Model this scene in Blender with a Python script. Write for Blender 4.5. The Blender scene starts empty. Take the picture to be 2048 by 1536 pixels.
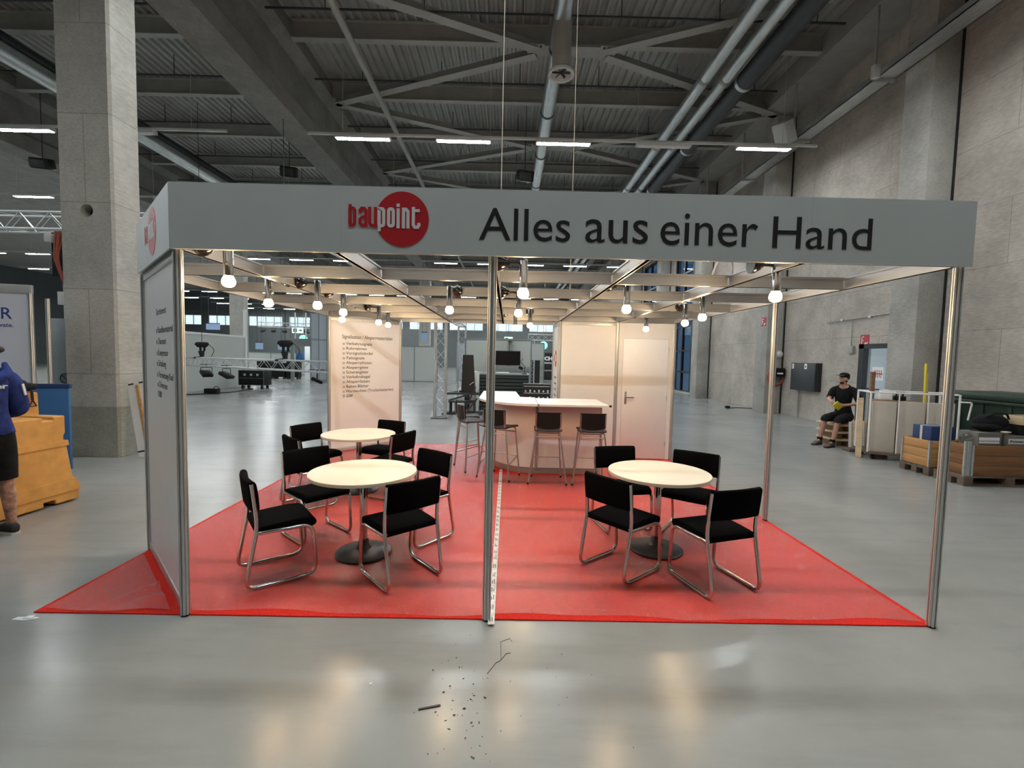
import bpy, bmesh, math, random
from mathutils import Vector, Matrix, Euler
random.seed(7)
sc = bpy.context.scene
COL = sc.collection
PI = math.pi
R = math.radians

# ------------------------------------------------------------------ camera
def look(pitch, roll, yaw):
    cy, sy = math.cos(yaw), math.sin(yaw); cp, sp = math.cos(pitch), math.sin(pitch); cr, sr = math.cos(roll), math.sin(roll)
    Rz = Matrix(((cy, -sy, 0), (sy, cy, 0), (0, 0, 1)))
    Rx = Matrix(((1, 0, 0), (0, cp, -sp), (0, sp, cp)))
    Ry = Matrix(((cr, 0, sr), (0, 1, 0), (-sr, 0, cr)))
    return Rz @ Rx @ Ry
_r = look(-0.0588595393, -0.0210123965, -0.00939384546)
cam = bpy.data.objects.new('camera', bpy.data.cameras.new('camera')); COL.objects.link(cam)
cam.data.sensor_width = 36; cam.data.lens = 912.365 * 36 / 2048; cam.data.clip_end = 300; cam.data.clip_start = .05
cam.matrix_world = Matrix.LocRotScale(Vector((0.110657, -2.954976, 1.75889)),
    Matrix(((_r[0][0], _r[0][2], -_r[0][1]), (_r[1][0], _r[1][2], -_r[1][1]), (_r[2][0], _r[2][2], -_r[2][1]))).to_quaternion(), None)
sc.camera = cam

# ------------------------------------------------------------------ world, exposure
W = bpy.data.worlds.new('World'); sc.world = W; W.use_nodes = True
bg = W.node_tree.nodes['Background']
bg.inputs[0].default_value = (0.82, 0.92, 1.0, 1); bg.inputs[1].default_value = 1.5
sc.view_settings.view_transform = 'Standard'; sc.view_settings.look = 'None'
sc.view_settings.gamma = 1; sc.view_settings.exposure = 0.0; sc.view_settings.use_curve_mapping = False
TUBE_STRENGTH = 112; BULB_STRENGTH = 205

# ------------------------------------------------------------------ materials
def mat(name, col, rough=.5, metal=0, var=0, vscale=6, bump=0, bscale=40, emit=None, estr=0, spec=.5, coat=0, alpha=1, stretch=None):
    m = bpy.data.materials.new(name); m.use_nodes = True
    nt = m.node_tree; b = nt.nodes['Principled BSDF']
    b.inputs['Base Color'].default_value = (*col, 1); b.inputs['Roughness'].default_value = rough
    b.inputs['Metallic'].default_value = metal; b.inputs['Specular IOR Level'].default_value = spec
    b.inputs['Coat Weight'].default_value = coat; b.inputs['Alpha'].default_value = alpha
    if emit: b.inputs['Emission Color'].default_value = (*emit, 1); b.inputs['Emission Strength'].default_value = estr
    if var or bump:
        tc = nt.nodes.new('ShaderNodeTexCoord'); mp = nt.nodes.new('ShaderNodeMapping')
        nt.links.new(tc.outputs['Object'], mp.inputs[0])
        if stretch: mp.inputs['Scale'].default_value = stretch
        if var:
            n = nt.nodes.new('ShaderNodeTexNoise'); n.inputs['Scale'].default_value = vscale; n.inputs['Detail'].default_value = 5
            nt.links.new(mp.outputs[0], n.inputs['Vector'])
            r = nt.nodes.new('ShaderNodeValToRGB'); r.color_ramp.elements[0].position = .3; r.color_ramp.elements[1].position = .72
            r.color_ramp.elements[0].color = (*[c * (1 - var) for c in col], 1); r.color_ramp.elements[1].color = (*[min(1, c * (1 + var)) for c in col], 1)
            nt.links.new(n.outputs[0], r.inputs[0]); nt.links.new(r.outputs[0], b.inputs['Base Color'])
        if bump:
            n2 = nt.nodes.new('ShaderNodeTexNoise'); n2.inputs['Scale'].default_value = bscale; n2.inputs['Detail'].default_value = 4
            nt.links.new(mp.outputs[0], n2.inputs['Vector'])
            bp = nt.nodes.new('ShaderNodeBump'); bp.inputs['Strength'].default_value = bump; bp.inputs['Distance'].default_value = .01
            nt.links.new(n2.outputs[0], bp.inputs['Height']); nt.links.new(bp.outputs[0], b.inputs['Normal'])
    return m

def mat_concrete(name, col, joint_w, joint_h, axes='YZ', band=None):
    """cast concrete with formwork joints, blotches and pores"""
    m = mat(name, col, .85, spec=.3); nt = m.node_tree; b = nt.nodes['Principled BSDF']
    tc = nt.nodes.new('ShaderNodeTexCoord'); sp = nt.nodes.new('ShaderNodeSeparateXYZ'); cb = nt.nodes.new('ShaderNodeCombineXYZ')
    nt.links.new(tc.outputs['Object'], sp.inputs[0])
    nt.links.new(sp.outputs[axes[0]], cb.inputs[0]); nt.links.new(sp.outputs[axes[1]], cb.inputs[1])
    n = nt.nodes.new('ShaderNodeTexNoise'); n.inputs['Scale'].default_value = .9; n.inputs['Detail'].default_value = 8; n.inputs['Roughness'].default_value = .65
    nt.links.new(tc.outputs['Object'], n.inputs['Vector'])
    r = nt.nodes.new('ShaderNodeValToRGB'); r.color_ramp.elements[0].position = .3; r.color_ramp.elements[1].position = .7
    r.color_ramp.elements[0].color = (*[c * .74 for c in col], 1); r.color_ramp.elements[1].color = (*[c * 1.2 for c in col], 1)
    nt.links.new(n.outputs[0], r.inputs[0])
    n2 = nt.nodes.new('ShaderNodeTexNoise'); n2.inputs['Scale'].default_value = 22; n2.inputs['Detail'].default_value = 6
    mp = nt.nodes.new('ShaderNodeMapping'); mp.inputs['Scale'].default_value = (1, .35, 1.6)
    nt.links.new(tc.outputs['Object'], mp.inputs[0]); nt.links.new(mp.outputs[0], n2.inputs['Vector'])
    mx = nt.nodes.new('ShaderNodeMixRGB'); mx.blend_type = 'OVERLAY'; mx.inputs[0].default_value = .3
    nt.links.new(r.outputs[0], mx.inputs[1]); nt.links.new(n2.outputs[0], mx.inputs[2])
    out = mx.outputs[0]
    if joint_w:
        br = nt.nodes.new('ShaderNodeTexBrick'); br.inputs['Scale'].default_value = 1
        br.inputs['Brick Width'].default_value = joint_w; br.inputs['Row Height'].default_value = joint_h
        br.inputs['Mortar Size'].default_value = .008; br.inputs['Mortar Smooth'].default_value = .4
        br.inputs['Color1'].default_value = (1, 1, 1, 1); br.inputs['Color2'].default_value = (.9, .9, .9, 1); br.inputs['Mortar'].default_value = (.55, .54, .52, 1)
        br.offset = .37
        nt.links.new(cb.outputs[0], br.inputs['Vector'])
        m2 = nt.nodes.new('ShaderNodeMixRGB'); m2.blend_type = 'MULTIPLY'; m2.inputs[0].default_value = .8
        nt.links.new(out, m2.inputs[1]); nt.links.new(br.outputs['Color'], m2.inputs[2]); out = m2.outputs[0]
    if band:      # old grey paint on the foot of the column, with its own edge
        mr = nt.nodes.new('ShaderNodeMath'); mr.operation = 'LESS_THAN'; mr.inputs[1].default_value = band
        nt.links.new(sp.outputs['Z'], mr.inputs[0])
        m3 = nt.nodes.new('ShaderNodeMixRGB'); m3.blend_type = 'MULTIPLY'; m3.inputs[2].default_value = (.66, .68, .64, 1)
        nt.links.new(mr.outputs[0], m3.inputs[0]); nt.links.new(out, m3.inputs[1]); out = m3.outputs[0]
    nt.links.new(out, b.inputs['Base Color'])
    bp = nt.nodes.new('ShaderNodeBump'); bp.inputs['Strength'].default_value = .25; bp.inputs['Distance'].default_value = .01
    nt.links.new(n2.outputs[0], bp.inputs['Height']); nt.links.new(bp.outputs[0], b.inputs['Normal'])
    return m

def mat_floor():
    m = mat('floor_epoxy', (.34, .36, .355), .25); nt = m.node_tree; b = nt.nodes['Principled BSDF']
    tc = nt.nodes.new('ShaderNodeTexCoord')
    def noise(scale, detail=6, st=(1, 1, 1), rough=.6):
        mp = nt.nodes.new('ShaderNodeMapping'); mp.inputs['Scale'].default_value = st
        n = nt.nodes.new('ShaderNodeTexNoise'); n.inputs['Scale'].default_value = scale; n.inputs['Detail'].default_value = detail; n.inputs['Roughness'].default_value = rough
        nt.links.new(tc.outputs['Object'], mp.inputs[0]); nt.links.new(mp.outputs[0], n.inputs['Vector']); return n
    n1 = noise(.55); n2 = noise(2.6, 8, (.35, 2.2, 1))
    r = nt.nodes.new('ShaderNodeValToRGB'); r.color_ramp.elements[0].position = .3; r.color_ramp.elements[1].position = .72
    r.color_ramp.elements[0].color = (.235, .24, .23, 1); r.color_ramp.elements[1].color = (.315, .315, .302, 1)
    nt.links.new(n1.outputs[0], r.inputs[0])
    r2 = nt.nodes.new('ShaderNodeValToRGB'); r2.color_ramp.elements[0].position = .28; r2.color_ramp.elements[1].position = .5
    r2.color_ramp.elements[0].color = (.62, .62, .62, 1); r2.color_ramp.elements[1].color = (1, 1, 1, 1)
    nt.links.new(n2.outputs[0], r2.inputs[0])
    mx = nt.nodes.new('ShaderNodeMixRGB'); mx.blend_type = 'MULTIPLY'; mx.inputs[0].default_value = .28
    nt.links.new(r.outputs[0], mx.inputs[1]); nt.links.new(r2.outputs[0], mx.inputs[2])
    nt.links.new(mx.outputs[0], b.inputs['Base Color'])
    n3 = noise(1.7, 6)
    rr = nt.nodes.new('ShaderNodeMapRange'); rr.inputs['To Min'].default_value = .17; rr.inputs['To Max'].default_value = .29
    nt.links.new(n3.outputs[0], rr.inputs[0]); nt.links.new(rr.outputs[0], b.inputs['Roughness'])
    n4 = noise(9, 3)
    bp = nt.nodes.new('ShaderNodeBump'); bp.inputs['Strength'].default_value = .05; bp.inputs['Distance'].default_value = .02
    nt.links.new(n4.outputs[0], bp.inputs['Height']); nt.links.new(bp.outputs[0], b.inputs['Normal'])
    return m

def mat_film():
    """clear protective sheet: lets the carpet through, glints on its wrinkles"""
    m = bpy.data.materials.new('clear_film'); m.use_nodes = True; nt = m.node_tree; nt.nodes.clear()
    out = nt.nodes.new('ShaderNodeOutputMaterial')
    tr = nt.nodes.new('ShaderNodeBsdfTransparent'); gl = nt.nodes.new('ShaderNodeBsdfGlossy'); df = nt.nodes.new('ShaderNodeBsdfDiffuse')
    gl.inputs['Roughness'].default_value = .27; df.inputs[0].default_value = (.9, .84, .76, 1)
    tc = nt.nodes.new('ShaderNodeTexCoord')
    v = nt.nodes.new('ShaderNodeTexNoise'); v.inputs['Scale'].default_value = 62; v.inputs['Detail'].default_value = 3; v.inputs['Distortion'].default_value = .8
    v2 = nt.nodes.new('ShaderNodeTexNoise'); v2.inputs['Scale'].default_value = 2.6; v2.inputs['Detail'].default_value = 5; v2.inputs['Distortion'].default_value = 2
    nt.links.new(tc.outputs['Object'], v.inputs['Vector']); nt.links.new(tc.outputs['Object'], v2.inputs['Vector'])
    ad = nt.nodes.new('ShaderNodeMath'); ad.operation = 'MULTIPLY_ADD'; ad.inputs[1].default_value = 1.2
    nt.links.new(v2.outputs[0], ad.inputs[0]); nt.links.new(v.outputs[0], ad.inputs[2])
    bp = nt.nodes.new('ShaderNodeBump'); bp.inputs['Strength'].default_value = .9; bp.inputs['Distance'].default_value = .006
    nt.links.new(ad.outputs[0], bp.inputs['Height'])
    nt.links.new(bp.outputs[0], gl.inputs['Normal'])
    fr = nt.nodes.new('ShaderNodeFresnel'); fr.inputs[0].default_value = 1.48
    a = nt.nodes.new('ShaderNodeMixShader'); a.inputs[0].default_value = .055
    nt.links.new(tr.outputs[0], a.inputs[1]); nt.links.new(df.outputs[0], a.inputs[2])
    c = nt.nodes.new('ShaderNodeMixShader'); nt.links.new(fr.outputs[0], c.inputs[0])
    nt.links.new(a.outputs[0], c.inputs[1]); nt.links.new(gl.outputs[0], c.inputs[2]); nt.links.new(c.outputs[0], out.inputs[0])
    return m

def mat_glass(name, tint, amount=.12):
    m = bpy.data.materials.new(name); m.use_nodes = True; nt = m.node_tree; nt.nodes.clear()
    out = nt.nodes.new('ShaderNodeOutputMaterial'); tr = nt.nodes.new('ShaderNodeBsdfTransparent'); gl = nt.nodes.new('ShaderNodeBsdfGlossy')
    tr.inputs[0].default_value = (*tint, 1); gl.inputs['Roughness'].default_value = .02
    mx = nt.nodes.new('ShaderNodeMixShader'); mx.inputs[0].default_value = amount
    nt.links.new(tr.outputs[0], mx.inputs[1]); nt.links.new(gl.outputs[0], mx.inputs[2]); nt.links.new(mx.outputs[0], out.inputs[0]); return m

def mat_wood(name, c0, c1, scale=3, st=(1, 1, 8), rough=.6):
    m = mat(name, c0, rough); nt = m.node_tree; b = nt.nodes['Principled BSDF']
    tc = nt.nodes.new('ShaderNodeTexCoord'); mp = nt.nodes.new('ShaderNodeMapping'); mp.inputs['Scale'].default_value = st
    n = nt.nodes.new('ShaderNodeTexNoise'); n.inputs['Scale'].default_value = scale; n.inputs['Detail'].default_value = 7; n.inputs['Distortion'].default_value = .6
    nt.links.new(tc.outputs['Object'], mp.inputs[0]); nt.links.new(mp.outputs[0], n.inputs['Vector'])
    r = nt.nodes.new('ShaderNodeValToRGB'); r.color_ramp.elements[0].position = .35; r.color_ramp.elements[1].position = .68
    r.color_ramp.elements[0].color = (*c0, 1); r.color_ramp.elements[1].color = (*c1, 1)
    nt.links.new(n.outputs[0], r.inputs[0]); nt.links.new(r.outputs[0], b.inputs['Base Color']); return m

def mat_emit(name, col, s):
    m = bpy.data.materials.new(name); m.use_nodes = True; nt = m.node_tree; nt.nodes.clear()
    o = nt.nodes.new('ShaderNodeOutputMaterial'); e = nt.nodes.new('ShaderNodeEmission')
    e.inputs[0].default_value = (*col, 1); e.inputs[1].default_value = s; nt.links.new(e.outputs[0], o.inputs[0]); return m

MT = {}
MT['floor'] = mat_floor()
MT['wall'] = mat_concrete('wall_concrete', (.43, .39, .345), 2.9, 1.25)
MT['pilaster'] = mat_concrete('pilaster_concrete', (.37, .355, .325), 0, 0)
MT['column'] = mat_concrete('column_concrete', (.42, .41, .37), 90, 1.35, 'XZ', band=.82)
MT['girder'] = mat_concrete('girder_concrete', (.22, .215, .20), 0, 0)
MT['deck'] = mat('roof_sheet', (.36, .36, .34), .5, .2, var=.12, vscale=1.5)
MT['steel'] = mat('painted_steel', (.33, .33, .31), .55, var=.08, vscale=3)
MT['galv'] = mat('galvanised_steel', (.62, .66, .67), .32, .85, var=.12, vscale=14, stretch=(1, .2, 1))
MT['darkpipe'] = mat('dark_pipe', (.03, .034, .04), .45)
MT['alu'] = mat('aluminium', (.60, .61, .60), .42, .75, var=.05, vscale=20, stretch=(1, 1, .15))
MT['alubeam'] = mat('brushed_aluminium', (.40, .395, .385), .36, .8, var=.06, vscale=10, stretch=(.2, .2, 4))
MT['trussalu'] = mat('truss_aluminium', (.62, .64, .64), .35, .8)
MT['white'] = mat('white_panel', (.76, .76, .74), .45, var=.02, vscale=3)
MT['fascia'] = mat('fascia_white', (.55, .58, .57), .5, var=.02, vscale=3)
MT['red_logo'] = mat('logo_red', (.52, .012, .02), .45)
MT['black_txt'] = mat('lettering_black', (.008, .008, .009), .5)
MT['grey_txt'] = mat('lettering_grey', (.07, .07, .072), .6)
MT['carpet'] = mat('red_carpet', (.68, .030, .020), .95, var=.18, vscale=90, bump=.5, bscale=220, spec=.15)
MT['film'] = mat_film()
MT['chrome'] = mat('chrome', (.58, .57, .555), .12, 1)
MT['blackfab'] = mat('black_fabric', (.0035, .0035, .004), .95, bump=.3, bscale=400, spec=.04)
MT['tabletop'] = mat('cream_laminate', (.72, .67, .545), .35, var=.03, vscale=3)
MT['edge'] = mat('cream_edge', (.66, .60, .47), .45)
MT['blackmetal'] = mat('black_cast_metal', (.018, .018, .019), .38)
MT['blackplastic'] = mat('black_plastic', (.008, .008, .008), .5, spec=.25)
MT['greyplastic'] = mat('dark_grey_seat', (.03, .03, .031), .55, spec=.25)
MT['greysteel'] = mat('grey_tube', (.42, .41, .40), .3, .8)
MT['counter'] = mat('counter_white', (.80, .77, .74), .4, var=.02, vscale=4)
MT['kick'] = mat('counter_kick', (.36, .34, .33), .35, .5)
MT['bulb'] = mat_emit('bulb_glow', (1.0, .69, .37), BULB_STRENGTH)
MT['tube'] = mat_emit('tube_glow', (.92, .98, 1.0), TUBE_STRENGTH)
MT['tubeoff'] = mat('tube_off', (.62, .63, .62), .4)
MT['lampwhite'] = mat('lamp_housing', (.55, .55, .53), .5)
MT['darkchrome'] = mat('black_chrome', (.05, .047, .045), .16, .9)
MT['cable'] = mat('cable_black', (.01, .01, .011), .5)
MT['cablewhite'] = mat('cable_white', (.7, .7, .68), .5)
MT['orange'] = mat('barrier_orange', (.60, .30, .075), .6, var=.14, vscale=7, bump=.12, bscale=30)
MT['orangedark'] = mat('barrier_slot', (.05, .02, .012), .8)
MT['blue'] = mat('blue_board', (.035, .13, .32), .5)
MT['darkblue'] = mat('blue_dark', (.012, .035, .12), .6)
MT['bluefab'] = mat('blue_hoodie', (.022, .04, .17), .9, var=.3, vscale=14, bump=.6, bscale=26, spec=.2)
MT['blackcloth'] = mat('black_cloth', (.010, .010, .011), .92, var=.3, vscale=14, bump=.4, bscale=30, spec=.2)
MT['skin'] = mat('skin', (.44, .24, .165), .55, var=.12, vscale=18)
MT['skinhair'] = mat('tattooed_skin', (.36, .19, .135), .6, var=.55, vscale=22)
MT['hair'] = mat('dark_hair', (.025, .014, .009), .7, bump=.6, bscale=90)
MT['shoe'] = mat('shoe_black', (.012, .012, .013), .7)
MT['shoebrown'] = mat('shoe_brown', (.10, .065, .05), .8, var=.3, vscale=30)
MT['sole'] = mat('sole_white', (.55, .53, .50), .7)
MT['eye'] = mat('eye', (.7, .7, .7), .3)
MT['bannerwhite'] = mat('banner_white', (.55, .58, .66), .6)
MT['banner_txt'] = mat('banner_text', (.025, .045, .20), .6)
MT['cabgrey'] = mat('cabinet_grey', (.21, .24, .245), .5, var=.05)
MT['sign_red'] = mat('sign_red', (.42, .02, .035), .5)
MT['sign_white'] = mat('sign_white', (.78, .78, .78), .5)
MT['doorframe'] = mat('black_frame', (.012, .013, .015), .4)
MT['glass'] = mat_glass('pane_glass', (.9, .95, .97), .1)
MT['glassblue'] = mat_glass('pane_glass_blue', (.17, .25, .33), .12)
MT['wood'] = mat_wood('pine_boards', (.40, .20, .07), (.52, .29, .115), 2, (.6, .6, 7))
MT['woodred'] = mat_wood('old_boards', (.17, .075, .028), (.25, .12, .045), 2, (.6, .6, 7))
MT['woodpale'] = mat_wood('pale_ply', (.50, .38, .24), (.60, .47, .31), 2, (.6, .6, 6))
MT['pallet'] = mat_wood('pallet_wood', (.09, .065, .05), (.16, .12, .09), 3, (1, 1, 6))
MT['brownwood'] = mat_wood('brown_wood', (.13, .07, .035), (.22, .12, .06), 3, (1, 1, 5))
MT['board'] = mat('beige_board', (.52, .48, .42), .8, var=.06, vscale=4)
MT['bin'] = mat('green_bin', (.012, .03, .018), .5)
MT['wrap'] = mat_glass('clear_wrap', (.86, .87, .87), .3)
MT['case'] = mat('grey_case', (.12, .115, .105), .55, var=.1)
MT['yellow'] = mat('yellow', (.75, .62, .04), .5)
MT['darkgreen'] = mat('slat_dark', (.022, .034, .034), .5)
MT['gap'] = mat('slat_gap', (.004, .005, .005), .9)
MT['screen'] = mat('screen_black', (.008, .007, .008), .35, spec=.15)
MT['greyplat'] = mat('platform_grey', (.20, .215, .21), .6)
MT['boothwall'] = mat('booth_wall_grey', (.50, .53, .50), .5)
MT['boothblue'] = mat('booth_wall_blue', (.33, .37, .41), .5)
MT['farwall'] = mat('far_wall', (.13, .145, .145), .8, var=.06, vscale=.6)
MT['machine'] = mat('machine_dark', (.010, .008, .008), .5)
MT['green_light'] = mat_emit('exit_green', (.25, 1.0, .75), 2.2)
MT['exit_white'] = mat_emit('exit_white', (.75, 1.0, .88), 1.3)
MT['spot_white'] = mat_emit('spot_white', (.85, .95, 1.0), 14)
MT['bannerblue'] = mat('banner_blue', (.30, .42, .62), .5)
MT['redcable'] = mat('cable_orange', (.36, .075, .04), .55)
MT['tape'] = mat('seam_tape', (.62, .60, .57), .3, var=.3, vscale=40)
MT['stair'] = mat('stair_dark', (.045, .06, .085), .6)
MT['outwhite'] = mat('outside_white', (.82, .85, .88), .6)

# ------------------------------------------------------------------ mesh helpers
class G:
    def __init__(s): s.bm = bmesh.new()
    def box(s, c, size, rot=None, bev=0, seg=2):
        m = Matrix.Translation(c) @ (rot.to_4x4() if rot is not None else Matrix()) @ Matrix.Diagonal((*size, 1))
        r = bmesh.ops.create_cube(s.bm, size=1, matrix=m)
        if bev:
            es = list({e for v in r['verts'] for e in v.link_edges})
            bmesh.ops.bevel(s.bm, geom=es, offset=bev, segments=seg, affect='EDGES', profile=.5)
        return s
    def bx(s, x0, x1, y0, y1, z0, z1, bev=0, seg=2):
        return s.box(((x0 + x1) / 2, (y0 + y1) / 2, (z0 + z1) / 2), (abs(x1 - x0), abs(y1 - y0), abs(z1 - z0)), None, bev, seg)
    def bar(s, p0, p1, w, h, up=(0, 0, 1), bev=0):
        p0 = Vector(p0); p1 = Vector(p1); d = p1 - p0; L = d.length; d.normalize()
        u = Vector(up); x = d.cross(u)
        if x.length < 1e-4: x = d.cross(Vector((1, 0, 0)))
        x.normalize(); z = x.cross(d)
        return s.box((p0 + p1) / 2, (w, L, h), Matrix((x, d, z)).transposed(), bev)
    def ring(s, c, x, y, r, n, ry=None):
        return [s.bm.verts.new(c + x * (r * math.cos(2 * PI * i / n)) + y * ((ry or r) * math.sin(2 * PI * i / n))) for i in range(n)]
    def skinrings(s, rings, cap=True, closed=False):
        n = len(rings[0]); m = len(rings)
        for k in range(m if closed else m - 1):
            a, b = rings[k], rings[(k + 1) % m]
            for i in range(n): s.bm.faces.new((a[i], a[(i + 1) % n], b[(i + 1) % n], b[i]))
        if cap and not closed:
            s.bm.faces.new(rings[0][::-1]); s.bm.faces.new(rings[-1])
    def cyl(s, p0, p1, r0, r1=None, n=16, cap=True):
        p0 = Vector(p0); p1 = Vector(p1); d = (p1 - p0).normalized()
        x = d.orthogonal().normalized(); y = d.cross(x)
        s.skinrings([s.ring(p0, x, y, r0, n), s.ring(p1, x, y, r0 if r1 is None else r1, n)], cap); return s
    def tube(s, pts, r, n=10, bend=0, closed=False, seg=5):
        P = [Vector(p) for p in pts]
        if bend:
            Q = []; N = len(P)
            for i, p in enumerate(P):
                if not closed and i in (0, N - 1): Q.append(p); continue
                a = P[i - 1]; b = P[(i + 1) % N]
                da = (a - p); db = (b - p); k = min(bend, da.length * .48, db.length * .48)
                A = p + da.normalized() * k; B = p + db.normalized() * k
                for t in range(seg + 1):
                    u = t / seg; Q.append(A * (1 - u) ** 2 + p * 2 * u * (1 - u) + B * u * u)
            P = Q
        N = len(P); rings = []; x = None
        for i in range(N):
            if closed: d = (P[(i + 1) % N] - P[i - 1])
            else: d = P[min(i + 1, N - 1)] - P[max(i - 1, 0)]
            d.normalize()
            if x is None: x = d.orthogonal().normalized()
            else:
                x = x - d * x.dot(d)
                x = x.normalized() if x.length > 1e-6 else d.orthogonal().normalized()
            rr = r[i] if isinstance(r, (list, tuple)) else r
            rings.append(s.ring(P[i], x, d.cross(x), rr, n))
        s.skinrings(rings, True, closed); return s
    def lathe(s, prof, c=(0, 0, 0), n=40):
        c = Vector(c); rings = []
        for (r, z) in prof: rings.append(s.ring(c + Vector((0, 0, z)), Vector((1, 0, 0)), Vector((0, 1, 0)), max(r, 1e-4), n))
        s.skinrings(rings, True); return s
    def prism(s, poly, h0, h1, M=None):
        """polygon in local xy extruded along local z"""
        M = M or Matrix()
        a = [s.bm.verts.new(M @ Vector((x, y, h0))) for x, y in poly]; b = [s.bm.verts.new(M @ Vector((x, y, h1))) for x, y in poly]
        n = len(poly)
        s.bm.faces.new(a[::-1]); s.bm.faces.new(b)
        for i in range(n): s.bm.faces.new((a[i], a[(i + 1) % n], b[(i + 1) % n], b[i]))
        return s
    def ell(s, c, r, nu=20, nv=12, rot=None):
        m = Matrix.Translation(c) @ (rot.to_4x4() if rot is not None else Matrix()) @ Matrix.Diagonal((*(r if hasattr(r, '__len__') else (r, r, r)), 1))
        bmesh.ops.create_uvsphere(s.bm, u_segments=nu, v_segments=nv, radius=1, matrix=m); return s
    def quad(s, a, b, c, d):
        s.bm.faces.new([s.bm.verts.new(Vector(p)) for p in (a, b, c, d)]); return s

def obj(name, g, material, parent=None, loc=None, rot=None, smooth=35):
    me = bpy.data.meshes.new(name)
    bmesh.ops.recalc_face_normals(g.bm, faces=g.bm.faces[:])
    g.bm.to_mesh(me); g.bm.free()
    o = bpy.data.objects.new(name, me); COL.objects.link(o)
    me.materials.append(material)
    if smooth:
        me.polygons.foreach_set('use_smooth', [True] * len(me.polygons)); me.set_sharp_from_angle(angle=R(smooth))
    if parent: o.parent = parent
    if loc: o.location = loc
    if rot: o.rotation_euler = rot
    return o

def face_up(o):
    if sum(p.normal.z * p.area for p in o.data.polygons) < 0: o.data.flip_normals()
    return o

def tag(o, label, cat, group=None):
    o['label'] = label; o['category'] = cat
    if group: o['group'] = group
    elif 'group' in o: del o['group']
    return o
def thing(name, label, cat, loc=(0, 0, 0), rz=0, group=None):
    o = bpy.data.objects.new(name, None); COL.objects.link(o); o.empty_display_size = .1
    o.location = loc; o.rotation_euler = (0, 0, rz); return tag(o, label, cat, group)
def struct(o): o['kind'] = 'structure'; return o
def dup(root, loc=None, rz=None, label=None):
    def cp(o, par):
        c = o.copy(); COL.objects.link(c)
        if par: c.parent = par
        for ch in list(o.children): cp(ch, c)
        return c
    r = cp(root, None)
    if loc: r.location = loc
    if rz is not None: r.rotation_euler = (0, 0, rz)
    if label: r['label'] = label
    return r
ORD = ['zeroth', 'first', 'second', 'third', 'fourth', 'fifth', 'sixth', 'seventh', 'eighth', 'ninth', 'tenth', 'eleventh', 'twelfth', 'thirteenth',
       'fourteenth', 'fifteenth', 'sixteenth', 'seventeenth', 'eighteenth', 'nineteenth', 'twentieth']
def ordn(i):
    if i <= 20: return ORD[i]
    return 'twenty-' + ORD[i - 20] if i < 30 else 'last'

def basis(o, x, n):
    """matrix whose local x is the reading direction, local z the outward normal"""
    x = Vector(x).normalized(); z = Vector(n).normalized(); y = z.cross(x)
    m = Matrix((x, y, z)).transposed().to_4x4(); m.translation = Vector(o); return m

def text(name, s, material, parent, M, width=None, height=None, size=.1, ex=.0012, bold=0, align='LEFT'):
    """lettering laid on a surface: M origin is the baseline start; fitted to width/height"""
    cu = bpy.data.curves.new(name, 'FONT'); cu.body = s; cu.size = size; cu.extrude = ex; cu.offset = bold; cu.align_x = align
    cu.resolution_u = 4
    t = bpy.data.objects.new('tmp', cu); COL.objects.link(t)
    dg = bpy.context.evaluated_depsgraph_get(); me = bpy.data.meshes.new_from_object(t.evaluated_get(dg))
    bpy.data.objects.remove(t); bpy.data.curves.remove(cu)
    xs = [v.co.x for v in me.vertices]; ys = [v.co.y for v in me.vertices]
    x0, x1 = min(xs), max(xs); y1 = max(ys)
    sx = width / (x1 - x0) if width else 1; sy = height / y1 if height else sx
    if not width: sx = sy
    for v in me.vertices: v.co = M @ Vector(((v.co.x - (x0 if align == 'LEFT' else 0)) * sx, v.co.y * sy, v.co.z))
    me.name = name; me.materials.clear(); me.materials.append(material)
    o = bpy.data.objects.new(name, me); COL.objects.link(o); o.parent = parent; return o

_lift = [0]
def stroke(g, pts, w, M, h0, h1):
    """flat letter stroke of width w along pts"""
    P = [Vector((*p, 0)) for p in pts]; L = []; Rr = []
    for i, p in enumerate(P):
        d0 = (p - P[i - 1]).normalized() if i else None; d1 = (P[i + 1] - p).normalized() if i < len(P) - 1 else None
        if d0 is None: d0 = d1
        if d1 is None: d1 = d0
        n0 = Vector((-d0.y, d0.x, 0)); n1 = Vector((-d1.y, d1.x, 0)); b = (n0 + n1).normalized(); k = w / 2 / max(.35, b.dot(n0))
        L.append((p + b * k)[:2]); Rr.append((p - b * k)[:2])
    for i in range(len(P) - 1):
        _lift[0] = (_lift[0] + 1) % 9
        g.prism([Rr[i], Rr[i + 1], L[i + 1], L[i]], h0, h1 + .00006 * _lift[0], M)
def arc(cx, cy, rx, ry, a0, a1, n=7):
    return [(cx + rx * math.cos(R(a0 + (a1 - a0) * i / n)), cy + ry * math.sin(R(a0 + (a1 - a0) * i / n))) for i in range(n + 1)]

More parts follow.
